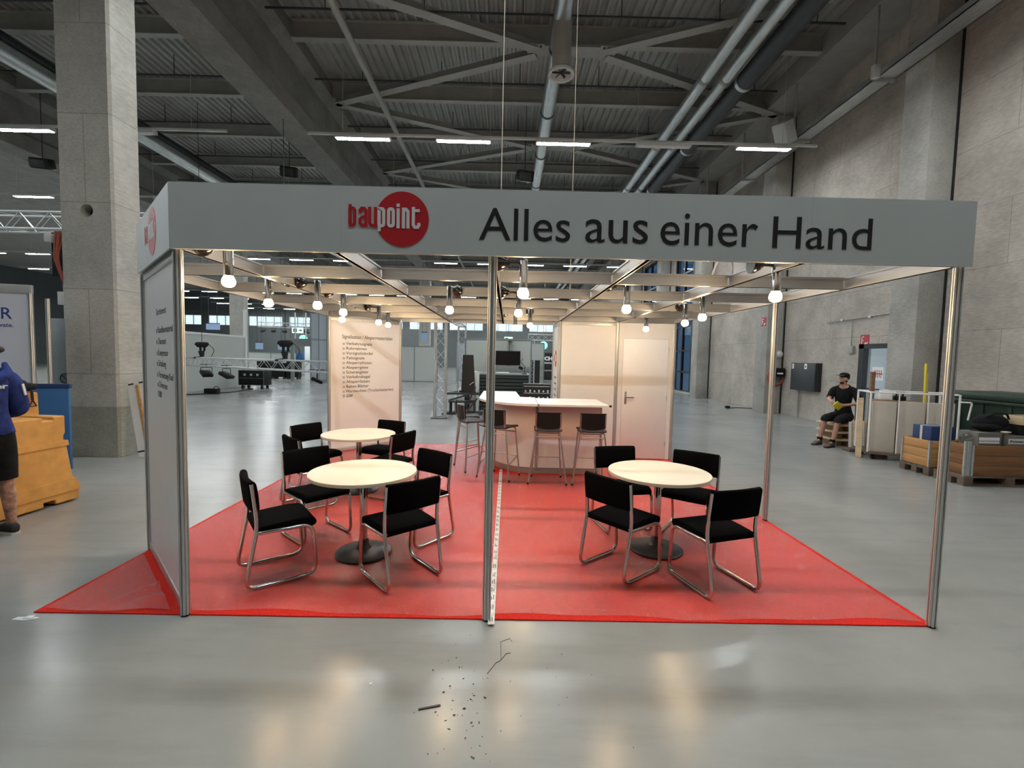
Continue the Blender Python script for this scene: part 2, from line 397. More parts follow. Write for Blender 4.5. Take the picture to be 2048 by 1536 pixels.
def baupoint(parent, M, sx, sy):
    """the stand builder's mark: red disc with 'bau' in red and 'point' knocked out in white. M: disc centre; sx, sy scale of 1 m radius"""
    S = M @ Matrix.Diagonal((sx, sy, 1, 1))
    g = G(); g.prism(arc(0, 0, 1, 1, 0, 360 - 7.5, 47), 0, .0015, S); obj('logo_disc', g, MT['red_logo'], parent, smooth=0)
    w = .118; b0 = -.25; x1 = .36; asc = .50
    ga = G(); gb = G()
    q_ = .075
    def o_(cx, hw): return [(cx + hw, (b0 + x1) / 2)] + arc(cx + hw - q_, x1 - q_, q_, q_, 0, 90, 4) + arc(cx - hw + q_, x1 - q_, q_, q_, 90, 180, 4) + arc(cx - hw + q_, b0 + q_, q_, q_, 180, 270, 4) + arc(cx + hw - q_, b0 + q_, q_, q_, 270, 360, 4) + [(cx + hw, (b0 + x1) / 2)]
    hw = .088
    # b a u in red, left of and over the disc's rim
    stroke(ga, [(-1.95, asc), (-1.95, b0 - .06)], w, S, .0005, .002)
    stroke(ga, o_(-1.87, hw), w, S, .0005, .002)
    stroke(ga, [(-1.58, .2), (-1.58, x1 - .08), (-1.52, x1), (-1.42, x1), (-1.36, x1 - .08), (-1.36, b0 - .06)], w, S, .0005, .002)
    stroke(ga, [(-1.36, .06), (-1.5, .04), (-1.58, -.04), (-1.58, b0 + .08), (-1.5, b0), (-1.36, b0)], w, S, .0005, .002)
    stroke(ga, [(-1.22, x1 + .06), (-1.22, b0 + .08), (-1.15, b0), (-1.0, b0)], w, S, .0005, .002)
    stroke(ga, [(-1.0, x1 + .06), (-1.0, b0 - .06)], w, S, .0005, .002)
    obj('red_lettering', ga, MT['red_logo'], parent, smooth=0)
    # p o i n t in white on the disc
    b1 = b0 - .03
    stroke(gb, [(-.86, x1 + .06), (-.86, b0 - .2)], w, S, .0016, .003)
    stroke(gb, o_(-.78, hw), w, S, .0016, .003)
    stroke(gb, o_(-.42, hw), w, S, .0016, .003)
    stroke(gb, [(-.15, x1 + .03), (-.15, b1 - .05)], w, S, .0016, .003)
    stroke(gb, [(-.15, x1 + .2), (-.15, x1 + .08)], w, S, .0016, .003)
    stroke(gb, [(.05, b1 - .05), (.05, x1), (.14, x1), (.22, x1 - .08), (.22, b1 - .05)], w, S, .0016, .003)
    stroke(gb, [(.42, asc - .05), (.42, b1 + .08), (.48, b1), (.58, b1), (.63, b1 + .07), (.63, b1 + .16)], w, S, .0016, .003)
    stroke(gb, [(.42, x1 - .04), (.66, x1 - .04)], w * .9, S, .0016, .003)
    obj('white_lettering', gb, MT['sign_white'], parent, smooth=0)

# ================================================================== HALL SHELL
g = G(); g.bx(-56, 10.2, -14, 67, -.2, 0); struct(obj('floor', g, MT['floor'], smooth=0))

# right wall, with the glass door opening and the tall window bays
WX = 9.6
segs = [(-14, 7.0, 0, 10.9), (7.0, 9.31, 2.3, 10.9), (9.31, 19.6, 0, 10.9), (23.4, 25.0, 0, 10.9), (29.6, 67, 0, 10.9),
        (19.6, 23.4, 8.2, 10.9), (25.0, 29.6, 8.2, 10.9)]
g = G()
for (y0, y1, z0, z1) in segs: g.bx(WX, WX + .3, y0, y1, z0, z1)
wall_r = struct(obj('wall_right', g, MT['wall'], smooth=0))
for i, y in enumerate((1.3, 7.0, 12.74, 18.5, 24.2, 29.95)):
    g = G(); g.bx(9.0, WX - .001, y, y + .72, 0, 10.04, .012)
    o = struct(obj('trim_%d' % (i + 1), g, MT['pilaster'])); o['label'] = 'concrete pilaster of the right wall, %s from the camera' % ordn(i + 1); o['category'] = 'pilaster'
    g = G(); g.bx(9.55, WX - .002, y - .02, y - .001, 0, 10.0); obj('joint_strip', g, MT['doorframe'], o, smooth=0)
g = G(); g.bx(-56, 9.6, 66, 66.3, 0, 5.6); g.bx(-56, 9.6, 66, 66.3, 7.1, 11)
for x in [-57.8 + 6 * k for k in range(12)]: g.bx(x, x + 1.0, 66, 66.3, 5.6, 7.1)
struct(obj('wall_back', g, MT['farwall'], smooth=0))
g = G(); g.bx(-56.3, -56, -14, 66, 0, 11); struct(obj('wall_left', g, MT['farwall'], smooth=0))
g = G(); g.bx(-56, 9.6, -14.3, -14, 0, 11); struct(obj('wall_front', g, MT['pilaster'], smooth=0))
k = 0
for x in [-56.8 + 6 * i for i in range(12)]:
    x1 = min(x + 5, 9.2)
    if x1 - x < 1: continue
    k += 1
    t = struct(thing('window_%d' % k, 'bright high window band in the far end wall, %s from the left' % ordn(k), 'window', (x, 66, 5.6)))
    g = G(); n = 4
    for j in range(n + 1): g.bx((x1 - x) * j / n - .04, (x1 - x) * j / n + .04, .05, .2, 0, 1.5)
    g.bx(0, x1 - x, .05, .2, 0, .08); g.bx(0, x1 - x, .05, .2, 1.42, 1.5)
    obj('window_frame', g, MT['lampwhite'], t, smooth=0)
    g = G(); g.bx(0, x1 - x, .11, .12, .05, 1.45); obj('pane', g, MT['glass'], t, smooth=0)
for (y0, y1) in ((19.6, 23.4), (25.0, 29.6)):
    k += 1
    t = struct(thing('window_%d' % k, 'tall dark framed window in the right concrete wall, %s of the two' % ('nearer' if y0 < 20 else 'farther'), 'window', (WX, y0, 0)))
    g = G(); L = y1 - y0; n = 3
    for j in range(n + 1): g.bx(.02, .16, max(0, L * j / n - .06), min(L, L * j / n + .06), .1, 8.2)
    for z in (.1, 1.15, 2.3, 3.6, 5.0, 6.5, 8.1): g.bx(.03, .15, 0, L, z - .05, z + .05)
    obj('window_frame', g, MT['doorframe'], t, smooth=0)
    g = G(); g.bx(.08, .09, 0, L, .1, 8.2); obj('pane', g, MT['glassblue'], t, smooth=0)
    g = G(); g.bx(0, .3, 0, L, 0, .1); obj('sill', g, MT['pilaster'], t, smooth=0)

# corrugated roof sheet, ribs running away from the camera
g = G(); prof = []
x = -56.0
while x < 9.6:
    prof += [(x, 10.78), (x + .10, 10.78), (x + .135, 10.70), (x + .205, 10.70), (x + .24, 10.78)]; x += .24
prof = [p for i, p in enumerate(prof) if i == 0 or p[0] - prof[i - 1][0] > 1e-6]
a = [g.bm.verts.new((p[0], -14, p[1])) for p in prof]; b = [g.bm.verts.new((p[0], 66, p[1])) for p in prof]
for i in range(len(prof) - 1): g.bm.faces.new((a[i], b[i], b[i + 1], a[i + 1]))
a2 = [g.bm.verts.new(v) for v in ((-56, -14, 10.95), (9.6, -14, 10.95), (9.6, 66, 10.95), (-56, 66, 10.95))]; g.bm.faces.new(a2)
struct(obj('ceiling', g, MT['deck'], smooth=0))

# concrete girders over the column lines
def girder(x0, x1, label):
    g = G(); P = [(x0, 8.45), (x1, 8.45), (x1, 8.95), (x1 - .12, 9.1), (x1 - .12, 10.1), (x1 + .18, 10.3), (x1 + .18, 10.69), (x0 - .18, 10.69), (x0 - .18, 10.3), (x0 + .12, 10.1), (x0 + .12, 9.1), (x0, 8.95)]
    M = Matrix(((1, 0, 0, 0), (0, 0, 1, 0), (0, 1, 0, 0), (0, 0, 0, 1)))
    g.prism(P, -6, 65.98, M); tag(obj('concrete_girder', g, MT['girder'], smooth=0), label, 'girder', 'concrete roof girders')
girder(-7.0, -6.12, 'massive concrete girder running over the big left column, above the stand')
girder(-17.4, -16.5, 'concrete roof girder far left, behind the big column')
# roof purlins (I section), cross bracing, sprinkler lines
def purlin(x0, x1, y, label):
    g = G(); z0 = 10.2
    g.bx(x0, x1, y - .1, y + .1, z0, z0 + .03); g.bx(x0, x1, y - .1, y + .1, z0 + .47, z0 + .5); g.bx(x0, x1, y - .012, y + .012, z0 + .03, z0 + .47)
    return tag(obj('roof_purlin', g, MT['steel'], smooth=0), label, 'roof beam', 'steel roof purlins')
py0 = 9.95; dy = 2.85
for i in range(0, 19):
    y = py0 + dy * i
    purlin(-5.9, 9.0, y, 'grey steel roof purlin over the stand bay, %s from the camera' % ordn(i + 1))
    purlin(-16.3, -7.2, y, 'grey steel roof purlin in the left bay, %s from the camera' % ordn(i + 1))
    g = G(); yy = y - 1.3
    g.tube([(-5.95, yy, 10.08), (8.2, yy, 10.08)], .028, 8)
    for j in range(6): g.cyl((-4.5 + j * 2.4, yy, 10.08), (-4.5 + j * 2.4, yy, 10.69), .012, n=8)
    tag(obj('sprinkler_pipe', g, MT['darkpipe']), 'thin dark sprinkler pipe under the roof over the stand bay, %s from the camera' % ordn(i + 1), 'pipe', 'sprinkler pipes')
    if i <= 8:
        g = G(); g.tube([(-16.2, yy, 10.08), (-7.2, yy, 10.08)], .028, 8)
        for j in range(4): g.cyl((-15 + j * 2.4, yy, 10.08), (-15 + j * 2.4, yy, 10.69), .012, n=8)
        tag(obj('sprinkler_pipe', g, MT['darkpipe']), 'thin dark sprinkler pipe in the left bay, %s from the camera' % ordn(i + 1), 'pipe', 'sprinkler pipes')
for i in range(0, 8, 2):
    y = py0 + dy * i
    t = thing('roof_bracing', 'steel cross bracing with bolted centre plates under the roof, %s from the camera' % ordn(i // 2 + 1), 'bracing', (1.66, y, 10.12), 0, 'roof bracing')
    g = G(); g.bx(-1.15, 1.15, -.22, .22, -.05, .02); g.bx(-1.2, -.75, -.3, .3, -.06, -.03); g.bx(.75, 1.2, -.3, .3, -.06, -.03); obj('gusset_plate', g, MT['steel'], t, smooth=0)
    g = G()
    for sx_ in (-1, 1):
        for q in range(3): g.cyl((sx_ * (.85 + .12 * q), -.22, -.09), (sx_ * (.85 + .12 * q), -.22, -.05), .03, n=8)
    obj('bolts', g, MT['darkpipe'], t)
    for sx_ in (-1, 1):
        for sy_ in (-1, 1):
            g = G(); xe = -7.45 if sx_ < 0 else 7.3
            g.bar((sx_ * .95, sy_ * .12, -.1), (xe, sy_ * dy, -.1), .26, .025); g.bar((sx_ * .95, sy_ * .12, .02), (xe, sy_ * dy, .02), .02, .22)
            obj('brace_arm', g, MT['steel'], t, smooth=0)

# ducts and pipes
t = thing('ventilation_duct', 'round galvanised duct under the roof over the middle of the stand', 'duct', (1.2, 0, 9.55))
g = G(); g.tube([(0, -6, 0), (0, 31, 0)], .21, 24); obj('pipe', g, MT['galv'], t)
for y in range(3, 30, 3):
    g = G(); g.cyl((0, y - .05, 0), (0, y + .05, 0), .222, n=24); obj('clamp_band', g, MT['darkpipe'], t)
g = G(); g.tube([(0, 8.0, -.05), (0, 8.0, -1.15)], .22, 24); obj('drop_pipe', g, MT['steel'], t)
g = G(); g.lathe([(.20, -1.12), (.30, -1.2), (.30, -1.26), (.255, -1.26), (.22, -1.18), (.02, -1.16)], (0, 8, 0), 32); obj('outlet_nozzle', g, MT['lampwhite'], t)
g = G()
for a_ in range(6): g.box((.11 * math.cos(a_ * PI / 3), 8 + .11 * math.sin(a_ * PI / 3), -1.2), (.2, .015, .05), Euler((.6, 0, a_ * PI / 3)).to_matrix())
obj('outlet_vanes', g, MT['darkpipe'], t, smooth=0)
g = G(); g.tube([(0, 30.9, 0), (0, 31.6, 0)], [.21, .36], 24); obj('end_cone', g, MT['galv'], t)
for i, (x, z, r, m_, lab) in enumerate([(5.35, 9.5, .16, 'galv', 'bright galvanised pipe at left of the three parallel pipes by the right wall'),
                                   (5.92, 9.5, .15, 'galv', 'bright galvanised pipe in the middle of the three parallel pipes'),
                                   (6.45, 9.45, .25, 'darkpipe', 'black insulated pipe at right of the three parallel pipes')]):
    t = thing('roof_pipe', lab, 'pipe', (x, 0, z), 0, 'parallel pipes under the roof')
    g = G(); g.tube([(0, -6, 0), (0, 60, 0)], r, 18); obj('pipe', g, MT[m_], t)
    for y in range(2, 58, 4):
        g = G(); g.cyl((0, y - .06, 0), (0, y + .06, 0), r + .012, n=18); obj('clamp_band', g, MT['galv' if m_ == 'darkpipe' else 'steel'], t)
g = G(); g.tube([(-3.95, -6, 9.5), (-3.95, 60, 9.5)], .085, 14); tag(obj('drain_pipe', g, MT['steel']), 'thin grey pipe under the roof between the left girder and the duct', 'pipe')
t = thing('ventilation_duct', 'round galvanised duct in the left bay behind the big column', 'duct', (-13.2, 0, 9.4))
g = G(); g.tube([(0, -6, 0), (0, 58, 0)], .24, 20); obj('pipe', g, MT['galv'], t)
g = G(); g.tube([(-.1, -6, .42), (-.1, 58, .42)], .16, 16); obj('dark_pipe', g, MT['darkpipe'], t)
# cable tray along the right wall
t = thing('cable_tray', 'long metal cable tray running high along the right concrete wall', 'cable tray', (8.74, 0, 8.40))
g = G(); g.bx(-.22, .22, -6, 40, 0, .015); g.bx(-.22, -.2, -6, 40, 0, .14); g.bx(.2, .22, -6, 40, 0, .14); obj('tray', g, MT['galv'], t, smooth=0)
for y in range(-4, 40, 3):
    g = G(); g.bx(-.22, .22, y - .03, y + .03, -.06, 0); g.bx(-.26, -.22, y - .03, y + .03, -.06, 1.64); obj('bracket', g, MT['steel'], t, smooth=0)
g = G()
for q in range(4): g.tube([(-.14 + .08 * q, y, .05 + .02 * math.sin(y + q)) for y in range(-6, 41, 2)], .028, 6)
obj('cables', g, MT['cable'], t)
g = G(); g.bx(8.46, 9.595, -6, 60, 10.05, 10.695); tag(obj('edge_girder', g, MT['steel'], smooth=0), 'grey edge girder under the roof along the right wall', 'girder')
# wall devices near the roof
g = G(); g.box((8.15, 10.9, 8.55), (.34, .5, .62), Euler((.25, -.5, .1)).to_matrix(), .03); tag(obj('wall_speaker', g, MT['lampwhite']), 'white box speaker tilted down below the roof at right', 'speaker')
g = G(); g.box((8.445, 7.9, 8.50), (.16, .12, .3), None, .02); tag(obj('junction_box', g, MT['lampwhite']), 'small white junction box on the high cable tray', 'box')
# concrete columns
def column(x0, x1, y0, y1, label, hole=False):
    t = thing('concrete_column', label, 'column', ((x0 + x1) / 2, (y0 + y1) / 2, 0), 0, 'concrete columns')
    g = G(); w = (x1 - x0) / 2; d = (y1 - y0) / 2
    ch = .035; P = [(-w + ch, -d), (w - ch, -d), (w, -d + ch), (w, d - ch), (w - ch, d), (-w + ch, d), (-w, d - ch), (-w, -d + ch)]
    g.prism(P, 0, 8.449); o = obj('shaft', g, MT['column'], t, smooth=0)
    if hole:
        c = G(); c.cyl((0.01, -d - .2, 3.92), (.01, -d + .22, 3.92), .1, n=32); cut = obj('cutter', c, MT['column'], t)
        md = o.modifiers.new('b', 'BOOLEAN'); md.object = cut; md.operation = 'DIFFERENCE'; md.solver = 'EXACT'
        dg = bpy.context.evaluated_depsgraph_get(); me = bpy.data.meshes.new_from_object(o.evaluated_get(dg))
        o.modifiers.clear(); o.data = me; bpy.data.objects.remove(cut)
        g = G(); g.cyl((.01, -d + .18, 3.92), (.01, -d + .215, 3.92), .099, n=32); obj('hole_end', g, MT['gap'], t)
    return t
column(-7.0, -6.15, 4.42, 4.98, 'huge square concrete column left of the stand with a round hole', True)
column(-7.0, -6.15, 33.4, 34.0, 'concrete column far away behind the list panel, nearest the stand in the back')
column(-17.2, -16.35, 25.6, 26.2, 'concrete column far left standing behind the long white partition')
column(-17.4, -16.5, 4.42, 4.98, 'concrete column at far left of the hall behind the white banner')

# ------------------------------------------------------------------ fluorescent lamps
def lamp_rail(x0, x1, y, label):
    g = G(); g.bx(x0, x1, y - .035, y + .035, 7.96, 8.02)
    for x in [x0 + 1 + (x1 - x0 - 2) * j / 3 for j in range(4)]: g.cyl((x, y, 8.02), (x, y, 10.74), .006, n=5)
    tag(obj('lamp_rail', g, MT['lampwhite'], smooth=0), label, 'lamp rail', 'lamp rails')
def make_lamp(on):
    t = thing('fluorescent_lamp', '', 'lamp', (0, 0, 0), 0, 'fluorescent lamps under the roof')
    g = G(); g.bx(-.78, .78, -.10, .10, .055, .10, .01); g.bx(-.78, .78, -.10, -.085, 0, .06); g.bx(-.78, .78, .085, .10, 0, .06); g.bx(-.78, -.75, -.09, .09, 0, .06); g.bx(.75, .78, -.09, .09, 0, .06); obj('housing', g, MT['lampwhite'], t)
    g = G(); g.bx(-.745, .745, -.08, .08, -.012, .05, .02); obj('tube', g, MT['tube' if on else 'tubeoff'], t)
    return t
L_on = None; L_off = None
cx = [-4.15, -1.29, 1.56, 4.43, 7.31]; lx = [-10.8, -13.67, -16.5, -19.35, -22.2, -25.1, -28, -30.9, -33.8, -36.7]
def rowname(k): return '%s row from the front' % ordn(k + 1) if k >= 0 else ('row straight above the stand' if k == -1 else 'row before the stand front')
def bayname(x): return 'in right bay' if x > -6 else 'in left bay'
for k in range(-2, 10):
    y = 10.45 + 5.75 * k
    lamp_rail(-5.72, 8.85, y, 'thin white lamp rail over the stand bay, %s' % rowname(k))
    lamp_rail(-38.2 if k >= 2 else -26.5, -8.0, y, 'thin white lamp rail in the left bay, %s' % rowname(k))
    for bay in (cx, lx):
        for j, x in enumerate(bay):
            if k == -1 and x == -16.5: continue
            if x < -26 and k < 2: continue
            on = not ((bay is cx and k == 0 and j == 3) or (bay is lx and k == 0 and j == 0) or (bay is lx and k in (1, 2) and j in (0, 1)) or (bay is lx and k == 2 and j == 3))
            o_ = 'from the left' if bay is cx else 'left of girder'
            lab = '%s tube lamp %s, %s, %s %s' % ('glowing' if on else 'unlit', bayname(x), rowname(k), ordn(j + 1), o_)
            src = L_on if on else L_off
            if src is None:
                src = make_lamp(on); src.location = (x, y, 7.86); src['label'] = lab
                if on: L_on = src
                else: L_off = src
            else: dup(src, (x, y, 7.86), None, lab)
# hanging black loudspeakers
def hang_speaker(x, y, z, lab):
    t = thing('hanging_speaker', lab, 'speaker', (x, y, z), 0, 'black loudspeakers hung from the roof')
    g = G(); g.box((0, 0, 0), (.52, .42, .34), Euler((.3, 0, .3)).to_matrix(), .03); obj('cabinet', g, MT['blackplastic'], t)
    g = G(); g.box((0, -.2, -.07), (.42, .03, .24), Euler((.3, 0, .3)).to_matrix(), .01); obj('grille', g, MT['cable'], t)
    g = G(); g.tube([(0, 0, .15), (0, 0, 10.74 - z)], .012, 6); obj('hanger', g, MT['cable'], t)
hang_speaker(-15.75, 13, 7.95, 'black loudspeaker hung from the roof at far left beside the big column')
hang_speaker(-7.55, 13.2, 7.95, 'black loudspeaker hung from the roof beside the left concrete girder')
hang_speaker(.55, 13, 7.93, 'black loudspeaker hung from the roof left of the round duct')

# ================================================================== THE STAND
H = 2.40
CARPET = .008
g = G(); g.bx(-3, 3.02, .0, 6.05, 0, CARPET); tag(obj('carpet', g, MT['carpet'], smooth=0), 'bright red carpet covering the whole floor of the stand', 'carpet')
# protective film: a little short of the edges, buckled by the wing wall
g = G(); nx, ny = 120, 120; V = {}
for i in range(nx + 1):
    for j in range(ny + 1):
        x = -2.97 + 5.95 * i / nx; y = .045 + 5.96 * j / ny
        if j == 0: y += .02 * math.sin(x * 3.1) + .012 * math.sin(x * 7.7)
        z = CARPET + .003 + .0012 * math.sin(x * 5 + y * 3) * math.sin(y * 7 - x * 2)
        V[i, j] = g.bm.verts.new((x, y, z))
for i in range(nx):
    for j in range(ny): g.bm.faces.new((V[i, j], V[i + 1, j], V[i + 1, j + 1], V[i, j + 1]))
def film_cut(bm, co, no, inner=False): bmesh.ops.bisect_plane(bm, geom=bm.verts[:] + bm.edges[:] + bm.faces[:], plane_co=co, plane_no=no, clear_outer=not inner, clear_inner=inner)
film_cut(g.bm, (-3, 4.93, 0), (-1, 1, 0))
g2 = G(); tmp = bpy.data.meshes.new('tmp'); g.bm.to_mesh(tmp); g2.bm.from_mesh(tmp); bpy.data.meshes.remove(tmp)
film_cut(g.bm, (-1.94, .0, 0), (-1, -1, 0))                       # the sheet on the stand side of the slanted wall
film_cut(g2.bm, (-2.09, .0, 0), (1, 1, 0))                        # and the left-over corner outside it
bmesh.ops.delete(g.bm, geom=[f for f in g.bm.faces if (f.calc_center_median().x > .94 and f.calc_center_median().y > 4.9) or (-.22 < f.calc_center_median().x < 1.56 and 3.76 < f.calc_center_median().y < 5.7)], context='FACES')
tag(face_up(obj('protective_film', g, MT['film'], smooth=180)), 'clear wrinkled plastic film lying over the red carpet inside the stand', 'plastic film', 'protective films')
for v in g2.bm.verts:
    x, y = v.co.x, v.co.y; u = (x + 2.09 + y) / 1.414
    v.co.z += .05 * math.exp(-((x + 2.32) ** 2 / .012 + (y - .14) ** 2 / .006)) + .05 * math.exp(-((x + 2.45 - .6 * (y - .3)) ** 2 / .0012 + (y - .38) ** 2 / .06)) + .004 * abs(math.sin(x * 23 + y * 9)) * max(0, 1 + u * 2)
tag(face_up(obj('protective_film', g2, MT['film'], smooth=180)), 'buckled corner of clear film on the red carpet outside the slanted list wall', 'plastic film', 'protective films')
g = G(); g.bx(.012, .055, -.075, 4.05, CARPET + .006, CARPET + .0072)
t = tag(obj('seam_tape', g, MT['tape'], smooth=0), 'pale printed tape stuck along the middle carpet seam', 'tape')
g = G(); y = -.04
while y < 3.9:
    for xx in (.022, .036): g.bx(xx, xx + .006, y, y + random.uniform(.04, .09), CARPET + .0073, CARPET + .0076)
    y += random.uniform(.11, .16)
obj('tape_print', g, MT['grey_txt'], t, smooth=0)

def post_profile(r):
    P = []
    for i in range(8):
        a = PI / 8 + i * PI / 4; b = a + PI / 4
        p = Vector((math.cos(a), math.sin(a))) * r; q = Vector((math.cos(b), math.sin(b))) * r
        n = ((p + q) / 2).normalized()
        for u, dpt in ((0, 0), (.36, 0), (.38, .32), (.62, .32), (.64, 0)):
            c = p.lerp(q, u) - n * dpt * r; P.append((c.x, c.y))
    return P
post0 = None
def post(x, y, label, z0=0, h=2.395):
    global post0
    if post0 is None:
        post0 = thing('exhibition_post', label, 'post', (x, y, z0), 0, 'aluminium stand posts')
        g = G(); g.prism(post_profile(.030), .012, h); obj('upright', g, MT['alu'], post0, smooth=20)
        g = G(); g.cyl((0, 0, 0), (0, 0, .012), .026, n=12); obj('foot', g, MT['blackplastic'], post0)
        return post0
    return dup(post0, (x, y, z0), None, label)
post(-2, 0, 'grooved aluminium post at the front left corner of the stand')
post(0, 0, 'slim aluminium post in the middle of the open stand front')
post(3, 0, 'aluminium post at the front right corner of the stand')
post(3, 2, 'aluminium post midway along the open right side of the stand', CARPET, 2.395)
post(-3, 1, 'aluminium post at the far end of the slanted list wall on the left')
post(-3, 5, 'aluminium post on the left edge of the back list panel')
post(-2, 6, 'aluminium post on the right edge of the back list panel')
post(1, 5, 'aluminium post at the left corner of the cabin behind the bar')
post(2, 5, 'aluminium post between the cabin wall panel and the door')
post(3, 5, 'aluminium post at the right corner of the cabin beside the door')
post(1, 6, 'aluminium post at the rear left corner of the cabin')
post(3, 6, 'aluminium post at the rear right corner of the cabin')

def beam(p0, p1, label, group, trim=0):
    p0 = Vector((*p0, H)); p1 = Vector((*p1, H)); d = (p1 - p0); L = d.length; d.normalize()
    t = thing('ceiling_beam', label, 'beam', p0, math.atan2(d.y, d.x), group)
    g = G(); g.bx(trim, L - trim, -.012, .012, .0, .098); obj('web', g, MT['alubeam'], t, smooth=0)
    g = G()
    for z in (0, .084): g.bx(trim, L - trim, -.02, .02, z, z + .014)
    obj('flange', g, MT['alubeam'], t, smooth=0)
    return t
longs = [(-3, 1, 5, 'left edge'), (-2, 0, 6, 'second from the left'), (-1, 0, 6, 'third from the left'), (0, 0, 6, 'on the middle post'), (1, 0, 6, 'third from the right'), (2, 0, 6, 'second from the right'), (3, 0, 6, 'right edge')]
for (x, y0, y1, nm) in longs: beam((x, y0 + .031), (x, y1 - .031), 'long aluminium ceiling beam running to the back of the stand, %s' % nm, 'long ceiling beams of the stand')
for y in range(1, 7):
    for x in range(-3, 3):
        if y == 6 and (x < -2): continue
        beam((x, y), (x + 1, y), 'aluminium cross beam in the %s row from the front, %s bay from the left' % (ordn(y), ordn(x + 4)), 'cross beams of the stand ceiling', .022)
for x in range(-2, 3): beam((x, 0), (x + 1, 0), 'aluminium beam behind the front fascia, %s bay from the left' % ordn(x + 3), 'front beams of the stand', .032)
beam((-2, 0), (-3, 1), 'aluminium beam over the slanted left list wall', None, .032)
beam((-3, 5), (-2, 6), 'aluminium beam over the back list panel', None, .032)

# fascias
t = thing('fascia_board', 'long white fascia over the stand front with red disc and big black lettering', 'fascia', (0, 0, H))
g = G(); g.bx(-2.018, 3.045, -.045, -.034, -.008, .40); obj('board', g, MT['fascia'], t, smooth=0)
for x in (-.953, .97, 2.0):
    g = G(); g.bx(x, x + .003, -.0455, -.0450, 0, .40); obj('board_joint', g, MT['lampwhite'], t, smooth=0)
def onf(x, z): return basis((x, -.0455, z), (1, 0, 0), (0, -1, 0))
for s_, x0, x1, z0, z1 in (('Alles', -.088, .483, 2.489, 2.686), ('aus', .578, .972, 2.489, 2.632), ('einer', 1.051, 1.665, 2.486, 2.681), ('Hand', 1.760, 2.389, 2.481, 2.676)):
    text('lettering', s_, MT['black_txt'], t, onf(x0, z0 - H), x1 - x0, z1 - z0, .2)
baupoint(t, onf(-.569, 2.603 - H), .166, .170)
t = thing('fascia_board', 'white fascia end over the slanted left list wall with a red disc', 'fascia', (-2, 0, H))
n_ = Vector((-1, -1, 0)).normalized(); d_ = Vector((1, -1, 0)).normalized()      # reading direction is towards the front post
def onw(s, z, off): return basis(Vector((0, 0, z)) - d_ * s + n_ * off, d_, n_)
g = G(); M = onw(1.40, 0, .034); g.prism([(0, -.008), (1.416, -.008), (1.416, .40), (0, .40)], 0, .011, M); obj('board', g, MT['fascia'], t, smooth=0)
baupoint(t, onw(.62, .207, .0455), .166, .170)

# wing wall (list faces outwards)
def wall_panel(name, label, p0, p1, cat='wall panel', m='white'):
    p0 = Vector((*p0, 0)); p1 = Vector((*p1, 0)); d = p1 - p0; L = d.length
    t = thing(name, label, cat, p0, math.atan2(d.y, d.x))
    g = G(); g.bx(.03, L - .03, -.004, .004, .085, 2.335); obj('panel', g, MT[m], t, smooth=0)
    g = G(); g.bx(.03, L - .03, -.012, .012, .012, .085, .002); obj('bottom_rail', g, MT['alu'], t)
    g = G(); g.bx(.03, L - .03, -.012, .012, 2.335, 2.398, .002); obj('top_rail', g, MT['alu'], t)
    return t
w = wall_panel('list_wall', 'slanted white wall at the left end with a grey product list on its outside', (-2, 0), (-3, 1))
wl = [('Sortiment', .83, .42, 2.02, .05), ('o Kanalbaumaterial', .85, .19, 1.885, .046), ('o Diamant', .85, .44, 1.80, .046), ('o Kompressor', .85, .375, 1.715, .046), ('o Schalung', .85, .465, 1.635, .046),
      ('o Vermietung-Kauf', .85, .20, 1.55, .046), ('o Diverses', .84, .43, 1.475, .046), ('o usw', .83, .67, 1.40, .046)]
for s_, a, b, z, h_ in wl:
    # local frame of the wall: x from front post to far end; outside is local +y ... read from far end to front post
    text('lettering', s_, MT['grey_txt'], w, basis((a, .0045, z), (-1, 0, 0), (0, 1, 0)), a - b, h_, .06, .0006)
# back list panel
w = wall_panel('list_panel', 'white back panel with a black product list between two posts', (-3, 5), (-2, 6))
sl = ['Verkehrssignale', 'Rohrrahmen', 'Vorsignalständer', 'Faltsignale', 'Absperrpfosten', 'Absperrgitter', 'Scherengitter', 'Verkehrskegel', 'Absperrlatten', 'Baken-Blätter', 'Warnleuchten (Trockenbatterien)', 'usw']
wid = [.505, .40, .53, .355, .50, .435, .435, .465, .455, .44, 1.005, .13]
text('heading', 'Signalisation / Absperrmaterialien', MT['grey_txt'], w, basis((.235, -.0045, 2.03), (1, 0, 0), (0, -1, 0)), 1.0, .066, .06, .0006, .0006)
for i, s_ in enumerate(sl):
    z = 1.915 - i * .0852
    text('list_line', 'o ' + s_, MT['grey_txt'], w, basis((.245, -.0045, z), (1, 0, 0), (0, -1, 0)), wid[i] + .06 if i != 10 else 1.01, .052, .06, .0006, .0006)
